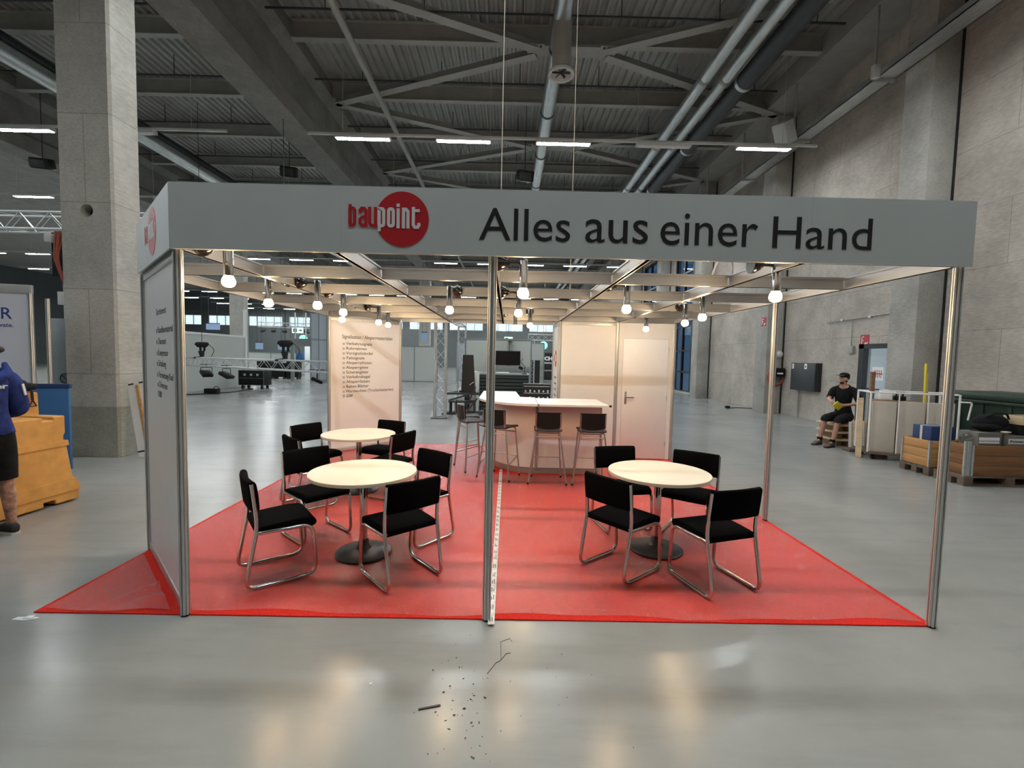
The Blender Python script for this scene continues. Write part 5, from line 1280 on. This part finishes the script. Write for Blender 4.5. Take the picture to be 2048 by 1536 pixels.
far_banner(-16.1, 30.5, 2.2, 1.15, .52, 'pale blue banner hung behind the low truss, right one')
far_banner(-5.78, 29, 3.05, .42, .6, 'small pale blue banner hung right of the list panel')
truss('lighting_truss', 'far lighting truss carrying black spots above the exit sign', (-18.5, 31.5, 3.8), (-12.2, 29.5, 3.6), .34, .4, 'aluminium trusses')
for i in range(7):
    f = i / 6; p = Vector((-18.2, 31.4, 3.55)).lerp(Vector((-12.6, 29.6, 3.4)), f)
    floodlight(p.x, p.y, p.z, .3 * i, 'black spot light under the far lighting truss, %s of seven from the left' % ordn(i + 1), 1.0, .12)
g = G(); g.bx(-14.0, -13.55, 27.5, 27.9, 1.22, 1.76, .02); tag(obj('blue_crate', g, MT['blue']), 'bright blue crate on black cases far behind the low truss', 'crate')
for i, (x, w_, z1) in enumerate(((-14.2, .75, 1.219), (-15.1, .8, 1.05), (-16.1, .85, 1.15))):
    t = thing('black_case', 'black case standing far behind the low truss, %s left of the lit doorway' % ordn(i + 1), 'case', (x, 27.7, 0), 0, 'black cases in the back')
    g = G(); g.bx(-w_ / 2, w_ / 2, -.3, .3, .12, z1, .01); obj('case', g, MT['blackplastic'], t)
    for q in (-1, 1):
        g = G(); g.cyl((q * w_ * .4, -.25, .06), (q * w_ * .4, .25, .06), .06, n=12); obj('castor', g, MT['cable'], t)
g = G(); g.ell((-15.2, 27.7, 1.17), (.22, .2, .12)); tag(obj('pale_bundle', g, MT['bannerwhite']), 'pale bundle lying on a black case far behind the low truss', 'bundle')
truss('lighting_truss', 'far lighting truss carrying bright spots above the low truss', (-17, 30, 5.4), (-9.4, 27.5, 4.6), .34, .4, 'aluminium trusses', True, (.25, .75))
for i in range(4):
    p = Vector((-13.6, 28.8, 4.75)).lerp(Vector((-9.9, 27.6, 4.3)), i / 3)
    t = thing('bright_spot', 'bright white spot under the far truss, %s of four from the left' % ordn(i + 1), 'spot lamp', p, 0, 'bright far spots')
    g = G(); g.tube([(0, 0, .12), (0, 0, .32)], .02, 6); g.cyl((0, 0, 0), (0, .05, .14), .14, .09, n=14); obj('housing', g, MT['cable'], t)
    g = G(); g.cyl((0, -.005, -.02), (0, 0, 0), .13, n=14); obj('lens', g, MT['spot_white'], t)

# ------------------------------------------------------------------ scraps on the floor in front
g = G(); rr = random.Random(3)
def flake(x, y, r, ar=1.0, a0=0):
    n = rr.randint(4, 6); P = []
    for i in range(n):
        a = 2 * PI * i / n + rr.uniform(-.3, .3); q = r * rr.uniform(.6, 1.1); u, v = q * math.cos(a), q * ar * math.sin(a)
        P.append((x + u * math.cos(a0) - v * math.sin(a0), y + u * math.sin(a0) + v * math.cos(a0)))
    g.prism(P, .0003, .0012)
for i in range(42): flake(-.16 + rr.gauss(0, .045), -.35 - 1.35 * rr.random() ** 1.0, rr.uniform(.004, .011), rr.uniform(.3, .9), rr.uniform(0, 3))
for i in range(36): flake(-.02 + rr.gauss(0, .03), -.5 - 1.2 * rr.random(), rr.uniform(.003, .010), rr.uniform(.3, .9), rr.uniform(0, 3))
for i in range(26): flake(rr.uniform(-.35, .8), rr.uniform(-1.6, -.15), rr.uniform(.003, .006), .5, rr.uniform(0, 3))
o = tag(obj('tape_scraps', g, MT['cable'], smooth=0), 'scatter of tiny black tape scraps on the grey floor before the stand', 'scraps'); o['kind'] = 'stuff'
g = G(); g.bar((-.30, -.785, .003), (-.195, -.755, .003), .010, .004); tag(obj('tape_strip', g, MT['cable'], smooth=0), 'short straight black strip lying on the floor left of the tape scraps', 'strip')
g = G()
g.tube([(.03, -.52, .0015), (.075, -.43, .0015), (.10, -.41, .0015), (.135, -.345, .0015), (.16, -.34, .0015)], .002, 5); g.tube([(.105, -.40, .0015), (.10, -.235, .0015), (.155, -.20, .0015), (.17, -.23, .0015)], .0015, 5)
tag(obj('wire_bit', g, MT['cable']), 'thin crooked black wire bit on the floor before the middle post', 'wire')
g = G(); g.prism([(-3.05, -.05), (-2.93, -.045), (-2.90, -.06), (-2.97, -.085), (-3.06, -.08)], .0005, .002); g.prism([(-2.99, -.04), (-2.95, -.035), (-2.94, -.07), (-3.0, -.07)], .002, .006); tag(obj('paper_scrap', g, MT['sign_white'], smooth=0), 'small crumpled white scrap on the floor at the left carpet corner', 'scrap')
g = G(); g.prism([(-.60, -.61), (-.585, -.60), (-.58, -.615), (-.59, -.62)], .0004, .002); tag(obj('white_scrap', g, MT['sign_white'], smooth=0), 'tiny white scrap on the grey floor left of the tape scraps', 'scrap')

# ================================================================== PEOPLE
def skin_body(name, V, E, material, parent, root, sub=2, smooth=180):
    names = list(V); me = bpy.data.meshes.new(name)
    me.from_pydata([V[n][0] for n in names], [(names.index(a), names.index(b)) for a, b in E], [])
    o = bpy.data.objects.new(name, me); COL.objects.link(o)
    sk = o.modifiers.new('s', 'SKIN'); sk.use_smooth_shade = True
    for i, n in enumerate(names):
        r = V[n][1]; me.skin_vertices[0].data[i].radius = r if isinstance(r, tuple) else (r, r)
        me.skin_vertices[0].data[i].use_root = (n == root)
    sb = o.modifiers.new('ss', 'SUBSURF'); sb.levels = sub; sb.render_levels = sub
    dg = bpy.context.evaluated_depsgraph_get(); m2 = bpy.data.meshes.new_from_object(o.evaluated_get(dg))
    o.modifiers.clear(); o.data = m2; m2.name = name; m2.materials.clear(); m2.materials.append(material)
    m2.polygons.foreach_set('use_smooth', [True] * len(m2.polygons))
    o.parent = parent; return o
def add_hand(V, E, p, wrist, tip_dir, side_dir, curl_dir, s=1.0):
    """palm and five separate bent fingers growing from the wrist joint"""
    w = Vector(V[wrist][0]); d = Vector(tip_dir).normalized(); sd = Vector(side_dir).normalized(); cu = Vector(curl_dir).normalized()
    V[p + 'palm'] = (w + d * .045 * s, .026 * s); E.append((wrist, p + 'palm'))
    V[p + 'palm2'] = (w + d * .085 * s, .027 * s); E.append((p + 'palm', p + 'palm2'))
    for i, L in enumerate((.072, .08, .075, .058)):
        k = (i - 1.5) * .0185 * s; b = w + d * .092 * s + sd * k
        a1 = b + d * L * .45 * s + cu * .012 * s; a2 = b + d * L * .75 * s + cu * .036 * s; a3 = b + d * L * .82 * s + cu * .062 * s
        for q, pt in enumerate((b, a1, a2, a3)): V[p + 'f%d%d' % (i, q)] = (pt, (.0095, .0088, .008, .007)[q] * s)
        E.append((p + 'palm2', p + 'f%d0' % i)); E += [(p + 'f%d%d' % (i, q), p + 'f%d%d' % (i, q + 1)) for q in range(3)]
    b = w + d * .03 * s - sd * .03 * s
    for q, pt in enumerate((b, b + d * .03 * s - sd * .014 * s + cu * .012 * s, b + d * .058 * s - sd * .012 * s + cu * .03 * s)): V[p + 't%d' % q] = (pt, (.012, .0105, .008)[q] * s)
    E += [(p + 'palm', p + 't0'), (p + 't0', p + 't1'), (p + 't1', p + 't2')]
def add_head(V, E, neck, up, fwd, s=1.0):
    n = Vector(V[neck][0]); u = Vector(up).normalized(); f = Vector(fwd).normalized(); r = f.cross(u).normalized()
    V['jaw'] = (n + u * .075 * s + f * .022 * s, .062 * s); V['skull'] = (n + u * .145 * s + f * .012 * s, .083 * s); V['crown'] = (n + u * .20 * s + f * .005 * s, .066 * s)
    V['nose0'] = (n + u * .115 * s + f * .088 * s, .017 * s); V['nose1'] = (n + u * .105 * s + f * .112 * s, .011 * s)
    V['chin'] = (n + u * .048 * s + f * .068 * s, .027 * s)
    E += [(neck, 'jaw'), ('jaw', 'skull'), ('skull', 'crown'), ('skull', 'nose0'), ('nose0', 'nose1'), ('jaw', 'chin')]
    for q, sg in (('el', -1), ('er', 1)):
        V[q] = (n + u * .115 * s + r * sg * .085 * s - f * .004 * s, .016 * s); E.append(('skull', q))
    return n, u, f, r
def face_parts(t, n, u, f, r, s=1.0):
    for sg in (-1, 1):
        g = G(); g.ell(n + u * .138 * s + f * .082 * s + r * sg * .033 * s, .0098 * s, 10, 8); e = obj('eye', g, MT['eye'], t)
        g = G(); g.ell(n + u * .138 * s + f * .091 * s + r * sg * .033 * s, .006 * s, 8, 6); obj('iris', g, MT['hair'], e)
        g = G(); g.tube([n + u * .158 * s + f * .086 * s + r * sg * .018 * s, n + u * .163 * s + f * .086 * s + r * sg * .036 * s, n + u * .156 * s + f * .076 * s + r * sg * .055 * s], .005 * s, 6); obj('eyebrow', g, MT['hair'], t)
    g = G(); g.tube([n + u * .075 * s + f * .088 * s - r * .024 * s, n + u * .077 * s + f * .096 * s, n + u * .075 * s + f * .088 * s + r * .024 * s], .006 * s, 6); obj('mouth', g, MT['skinhair'], t)
def shoe(t, heel, d, L, m, w=.048):
    h = Vector(heel); d = Vector((d[0], d[1], 0)).normalized(); up = Vector((0, 0, 1)); xx = d.cross(up)
    g = G(); rings = []
    for u_, ww, zt in ((0, .55, .075), (.03, .80, .10), (.12, .92, .112), (.27, .92, .118), (.38, .90, .112), (.55, 1.0, .092), (.72, 1.06, .062), (.86, .95, .052), (.96, .7, .042), (1.0, .35, .032)):
        rings.append([g.bm.verts.new(h + d * (u_ * L) + xx * (ww * w * .92 * math.copysign(abs(math.cos(a)) ** .8, math.cos(a))) + up * (.016 + (zt - .016) * (.5 + .5 * math.copysign(abs(math.sin(a)) ** .8, math.sin(a))))) for a in [2 * PI * i / 16 for i in range(16)]])
    g.skinrings(rings); o = obj('shoe', g, m, t, smooth=80)
    g = G(); x = d.cross(up); P = []
    for u_, ww in ((0, .6), (.03, .85), (.2, .95), (.45, .9), (.7, 1.12), (.9, .95), (1, .45)): P.append((u_ * L, ww * w * .86))
    poly = [(a, b) for a, b in P] + [(a, -b) for a, b in reversed(P)]
    M = Matrix((d, x, up)).transposed().to_4x4(); M.translation = h
    g.prism(poly, 0, .024, M); obj('sole', g, MT['sole'] if m == MT['shoe'] else MT['greyplastic'], o, smooth=30)
    g = G()
    for q in range(4): c = h + d * (L * (.42 + .07 * q)) + up * (.094 - .0085 * q); g.tube([c - x * .022, c + up * .004, c + x * .022], .0035, 5)
    obj('laces', g, MT['sole'] if m == MT['shoe'] else MT['case'], o)
    return o

# the man walking out at the left edge
t = thing('person', 'person in a blue hoodie, black shorts and black trainers walking at the left picture edge', 'person', (-4.60, 1.17, 0))
f = Vector((-.88, .47, 0)); r_ = Vector((.47, .88, 0)); U = Vector((0, 0, 1))       # facing, his right, up
B = Vector((-.02, .0, 0))
V = {}; E = []
V['hip'] = (B + U * .98, .125); V['waist'] = (B + U * 1.12 + f * .01, .13); V['chest'] = (B + U * 1.36, .15); V['upper'] = (B + U * 1.48, .105); V['neck'] = (B + U * 1.565 + f * .015, .058)
E += [('hip', 'waist'), ('waist', 'chest'), ('chest', 'upper'), ('upper', 'neck')]
n_, u_, f_, rr_ = add_head(V, E, 'neck', U + f * .1, f * .35 + r_ * .9)
for q, sg, hx, fk, fa in (('R', 1, .10, .03, -.05), ('L', -1, .10, -.13, .20)):
    V['hj' + q] = (B + r_ * sg * .095 + U * .93, .105)
    V['kn' + q] = (B + r_ * sg * .13 + U * .50 + f * (fk - .02), .060)
    V['cf' + q] = (B + r_ * sg * .14 + U * .36 + f * (fk - .05), .058)
    V['an' + q] = (B + r_ * sg * .15 + U * .10 + f * (fk - .06), .036)
    V['ft' + q] = (B + r_ * sg * .15 + U * .055 + f * (fk + .04), .024)
    E += [('hip', 'hj' + q), ('hj' + q, 'kn' + q), ('kn' + q, 'cf' + q), ('cf' + q, 'an' + q), ('an' + q, 'ft' + q)]
    V['sh' + q] = (B + r_ * sg * .18 + U * 1.445, .066); V['elb' + q] = (B + r_ * sg * .25 + U * 1.17 + f * .03, .045); V['wr' + q] = (B + r_ * sg * .17 + U * 1.13 + f * .22, .03)
    E += [('upper', 'sh' + q), ('sh' + q, 'elb' + q), ('elb' + q, 'wr' + q)]
    add_hand(V, E, 'h' + q, 'wr' + q, f * .9 - U * .2 - r_ * sg * .3, U, -r_ * sg)
body_ = skin_body('body', V, E, MT['skinhair'], t, 'hip')
face_parts(t, n_, u_, f_, rr_)
def cloth(nm, body, V, parts, m, t, off, smooth=3, extra=None):
    """garment made from the body's own surface: parts = [(joint a, joint b, t0, t1)] bones it covers; pushed out along the normals"""
    allb = [(a, b) for a, b in body['_bones']]
    bm = bmesh.new(); bm.from_mesh(body['_mesh']); bmesh.ops.subdivide_edges(bm, edges=bm.edges[:], cuts=1, use_grid_fill=True, smooth=.6)
    cover = {(a, b): (t0, t1) for a, b, t0, t1 in parts}
    def inside(p):
        best = None
        for a, b in allb:
            A, ra = V[a]; B_, rb = V[b]; d = B_ - A; L2 = max(d.length_squared, 1e-9); u = max(0, min(1, (p - A).dot(d) / L2)); q = (p - (A + d * u)).length - (ra * (1 - u) + rb * u)
            if best is None or q < best[0]: best = (q, a, b, (p - A).dot(d) / L2)
        r = cover.get(best[1:3])
        return r is not None and r[0] <= best[3] <= r[1] and (extra is None or extra(p))
    keep = {v for v in bm.verts if inside(v.co)}
    bmesh.ops.delete(bm, geom=[f for f in bm.faces if sum(v in keep for v in f.verts) < 2], context='FACES')
    seen = set(); comps = []
    for v in bm.verts:
        if v in seen: continue
        st_ = [v]; seen.add(v); cmp_ = []
        while st_:
            w_ = st_.pop(); cmp_.append(w_)
            for e_ in w_.link_edges:
                o2 = e_.other_vert(w_)
                if o2 not in seen: seen.add(o2); st_.append(o2)
        comps.append(cmp_)
    comps.sort(key=len); bmesh.ops.delete(bm, geom=[v for c_ in comps[:-1] for v in c_], context='VERTS')
    for q in range(smooth): bmesh.ops.smooth_vert(bm, verts=bm.verts[:], factor=.5, use_axis_x=True, use_axis_y=True, use_axis_z=True)
    bm.normal_update()
    for v, n in [(v, v.normal.copy()) for v in bm.verts]: v.co += n * off
    me = bpy.data.meshes.new(nm); bm.to_mesh(me); bm.free(); me.materials.append(m)
    me.polygons.foreach_set('use_smooth', [True] * len(me.polygons))
    o = bpy.data.objects.new(nm, me); COL.objects.link(o); o.parent = t
    so = o.modifiers.new('s', 'SOLIDIFY'); so.thickness = .008; so.offset = -1
    return o
info = {'_bones': E, '_mesh': body_.data}
arm = [('upper', 'shR', -9, 9), ('upper', 'shL', -9, 9), ('shR', 'elbR', -9, 9), ('shL', 'elbL', -9, 9), ('elbR', 'wrR', -9, .9), ('elbL', 'wrL', -9, .9)]
hood = cloth('hoodie', info, V, arm + [('hip', 'waist', -9, 9), ('waist', 'chest', -9, 9), ('chest', 'upper', -9, 9), ('upper', 'neck', -9, .8), ('hip', 'hjR', -9, 9), ('hip', 'hjL', -9, 9)], MT['bluefab'], t, .036, 3, lambda p: p.z > .955)
bk = -f
g = G(); c = B + U * 1.54 + bk * .10
g.tube([c + r_ * .16 + U * .06 - bk * .12, c + r_ * .15 - U * .01 - bk * .02, c + r_ * .10 - U * .05 + bk * .05, c - U * .08 + bk * .08, c - r_ * .10 - U * .05 + bk * .05, c - r_ * .15 - U * .01 - bk * .02, c - r_ * .16 + U * .06 - bk * .12], [.02, .036, .046, .05, .046, .036, .02], 12); obj('hood', g, MT['bluefab'], hood)
text('back_print', 'oller', MT['sign_white'], hood, basis(B + bk * .203 + U * 1.385 - r_ * .045, r_ - bk * -.12, bk + r_ * .12), .16, .045, .05, .002, .0015)
g = G(); pA = V['shR'][0].lerp(V['elbR'][0], .12); pB = V['shR'][0].lerp(V['elbR'][0], .5); o_ = (bk * .8 + r_ * .5).normalized()
g.bar(pA + o_ * .104, pB + o_ * .096, .02, .012, o_); obj('sleeve_print', g, MT['sign_white'], hood, smooth=0)
sh_ = cloth('shorts', info, V, [('hip', 'waist', -9, .75), ('hip', 'hjR', -9, 9), ('hip', 'hjL', -9, 9), ('hjR', 'knR', -9, .94), ('hjL', 'knL', -9, .94)], MT['blackcloth'], t, .030, 4)
g = G(); p_ = B + r_ * .0 + bk * .165 + U * .93; g.tube([p_ - r_ * .14 + U * .02, p_ - r_ * .04 - U * .01, p_ + r_ * .02 - U * .03], .008, 6); obj('zip', g, MT['galv'], sh_)
for q in 'RL':
    a = V['an' + q][0]; d_ = Vector((-.93, .2, 0)); hl = Vector((a.x, a.y, 0)) - d_.normalized() * .05; shoe(t, hl, d_, .29, MT['shoe'])
g = G(); hc = n_ + u_ * .155; g.ell(hc - f_ * .018 + u_ * .02, (.095, .095, .088)); g.ell(hc - f_ * .03 - u_ * .03, (.083, .083, .07)); hr = obj('hair', g, MT['hair'], t)
g = G(); g.ell(hc + f_ * .135 + u_ * .01, (.06, .05, .035)); obj('cap_brim', g, MT['hair'], hr)

# the man sitting at the right
t = thing('person', 'person in black T-shirt, shorts and cap sitting on boards, holding a yellow pad', 'person', (7.42, 6.85, 0))
def L3(x, y, z): return Vector((x - 7.42, y - 6.85, z))
V = {}; E = []
V['hip'] = (L3(7.46, 6.92, .62), .115); V['waist'] = (L3(7.46, 6.92, .78), .115); V['chest'] = (L3(7.44, 6.90, 1.02), .14); V['upper'] = (L3(7.42, 6.87, 1.20), .10); V['neck'] = (L3(7.38, 6.83, 1.31), .053)
E += [('hip', 'waist'), ('waist', 'chest'), ('chest', 'upper'), ('upper', 'neck')]
hd = Vector((-.97, -.22, 0)).normalized()
n_, u_, f_, rr_ = add_head(V, E, 'neck', Vector((-.1, -.08, 1)), hd, .97)
for q, hj, kn, an, ft, sh2, el, wr in (('L', (7.52, 6.83, .60), (7.06, 6.50, .585), (6.98, 6.52, .11), (6.86, 6.46, .05), (7.56, 6.75, 1.185), (7.56, 6.58, .93), (7.19, 6.50, .90)),
                                     ('R', (7.40, 7.0, .60), (6.95, 6.74, .60), (6.93, 6.84, .11), (6.80, 6.77, .05), (7.29, 7.02, 1.185), (7.14, 6.93, .97), (7.03, 6.68, .95))):
    for k, p_, r0 in (('hj', hj, .10), ('kn', kn, .062), ('an', an, .038), ('ft', ft, .024), ('sh', sh2, .068), ('elb', el, .043), ('wr', wr, .028)): V[k + q] = (L3(*p_), r0)
    V['cf' + q] = (V['kn' + q][0].lerp(V['an' + q][0], .35), .056)
    E += [('hip', 'hj' + q), ('hj' + q, 'kn' + q), ('kn' + q, 'cf' + q), ('cf' + q, 'an' + q), ('an' + q, 'ft' + q), ('upper', 'sh' + q), ('sh' + q, 'elb' + q), ('elb' + q, 'wr' + q)]
add_hand(V, E, 'hL', 'wrL', (-.95, .1, .05), (0, 0, 1), (.0, .8, -.3)); add_hand(V, E, 'hR', 'wrR', (-.15, -.95, -.15), (0, 0, 1), (-.5, -.2, -.5))
body_ = skin_body('body', V, E, MT['skin'], t, 'hip'); face_parts(t, n_, u_, f_, rr_, .97)
info = {'_bones': E, '_mesh': body_.data}
cloth('t_shirt', info, V, [('upper', 'shR', -9, 9), ('upper', 'shL', -9, 9), ('shR', 'elbR', -9, .72), ('shL', 'elbL', -9, .72), ('hip', 'waist', -.2, 9), ('waist', 'chest', -9, 9), ('chest', 'upper', -9, 9), ('upper', 'neck', -9, .5)], MT['blackcloth'], t, .020, 3)
cloth('shorts', info, V, [('hip', 'waist', -9, .55), ('hip', 'hjR', -9, 9), ('hip', 'hjL', -9, 9), ('hjR', 'knR', -9, 9), ('hjL', 'knL', -9, 9), ('knR', 'cfR', -9, .35), ('knL', 'cfL', -9, .35)], MT['blackcloth'], t, .024, 3)
for q in 'LR':
    a = V['an' + q][0]; d_ = Vector((-.92, -.4, 0)).normalized(); shoe(t, Vector((a.x, a.y, 0)) - d_ * .05, d_, .30, MT['shoebrown'], .05)
    g = G(); g.cyl(Vector((a.x, a.y, .10)), Vector((a.x, a.y, .17)), .05, .052, n=14); obj('sock', g, MT['blackcloth'], t)
g = G(); g.ell(n_ + u_ * .045 + f_ * .055, (.046, .046, .034)); g.ell(n_ + u_ * .075 + f_ * .012 , (.068, .068, .04)); obj('beard', g, MT['hair'], t)
g = G(); g.ell(n_ + u_ * .165 - f_ * .035, (.075, .092, .07)); hr = obj('hair', g, MT['hair'], t)
hc = n_ + u_ * .212
g = G(); g.ell(hc - f_ * .008, (.099, .097, .058)); cp_ = obj('cap', g, MT['blackcloth'], t)
g = G(); Mb = Matrix((f_, f_.cross(u_) * -1, u_)).transposed().to_4x4(); Mb.translation = hc + f_ * .075 - u_ * .005
g.prism(arc(0, 0, .115, .085, -90, 90, 12), -.004, .006, Mb); obj('brim', g, MT['case'], cp_)
g = G(); c = V['upper'][0].lerp(V['neck'][0], .3)
g.tube([c + Vector((.09 * math.cos(a_ * PI / 10), .09 * math.sin(a_ * PI / 10), -.02 * math.cos(a_ * PI / 10 - 3.8))) for a_ in range(20)], .004, 5, closed=True); obj('necklace', g, MT['galv'], t)
g = G(); g.box((7.03, 6.50, .885), (.20, .02, .13), Euler((.5, .55, .3)).to_matrix(), .004); tag(obj('yellow_pad', g, MT['yellow']), 'yellow pad held in the hands of the seated man', 'pad')
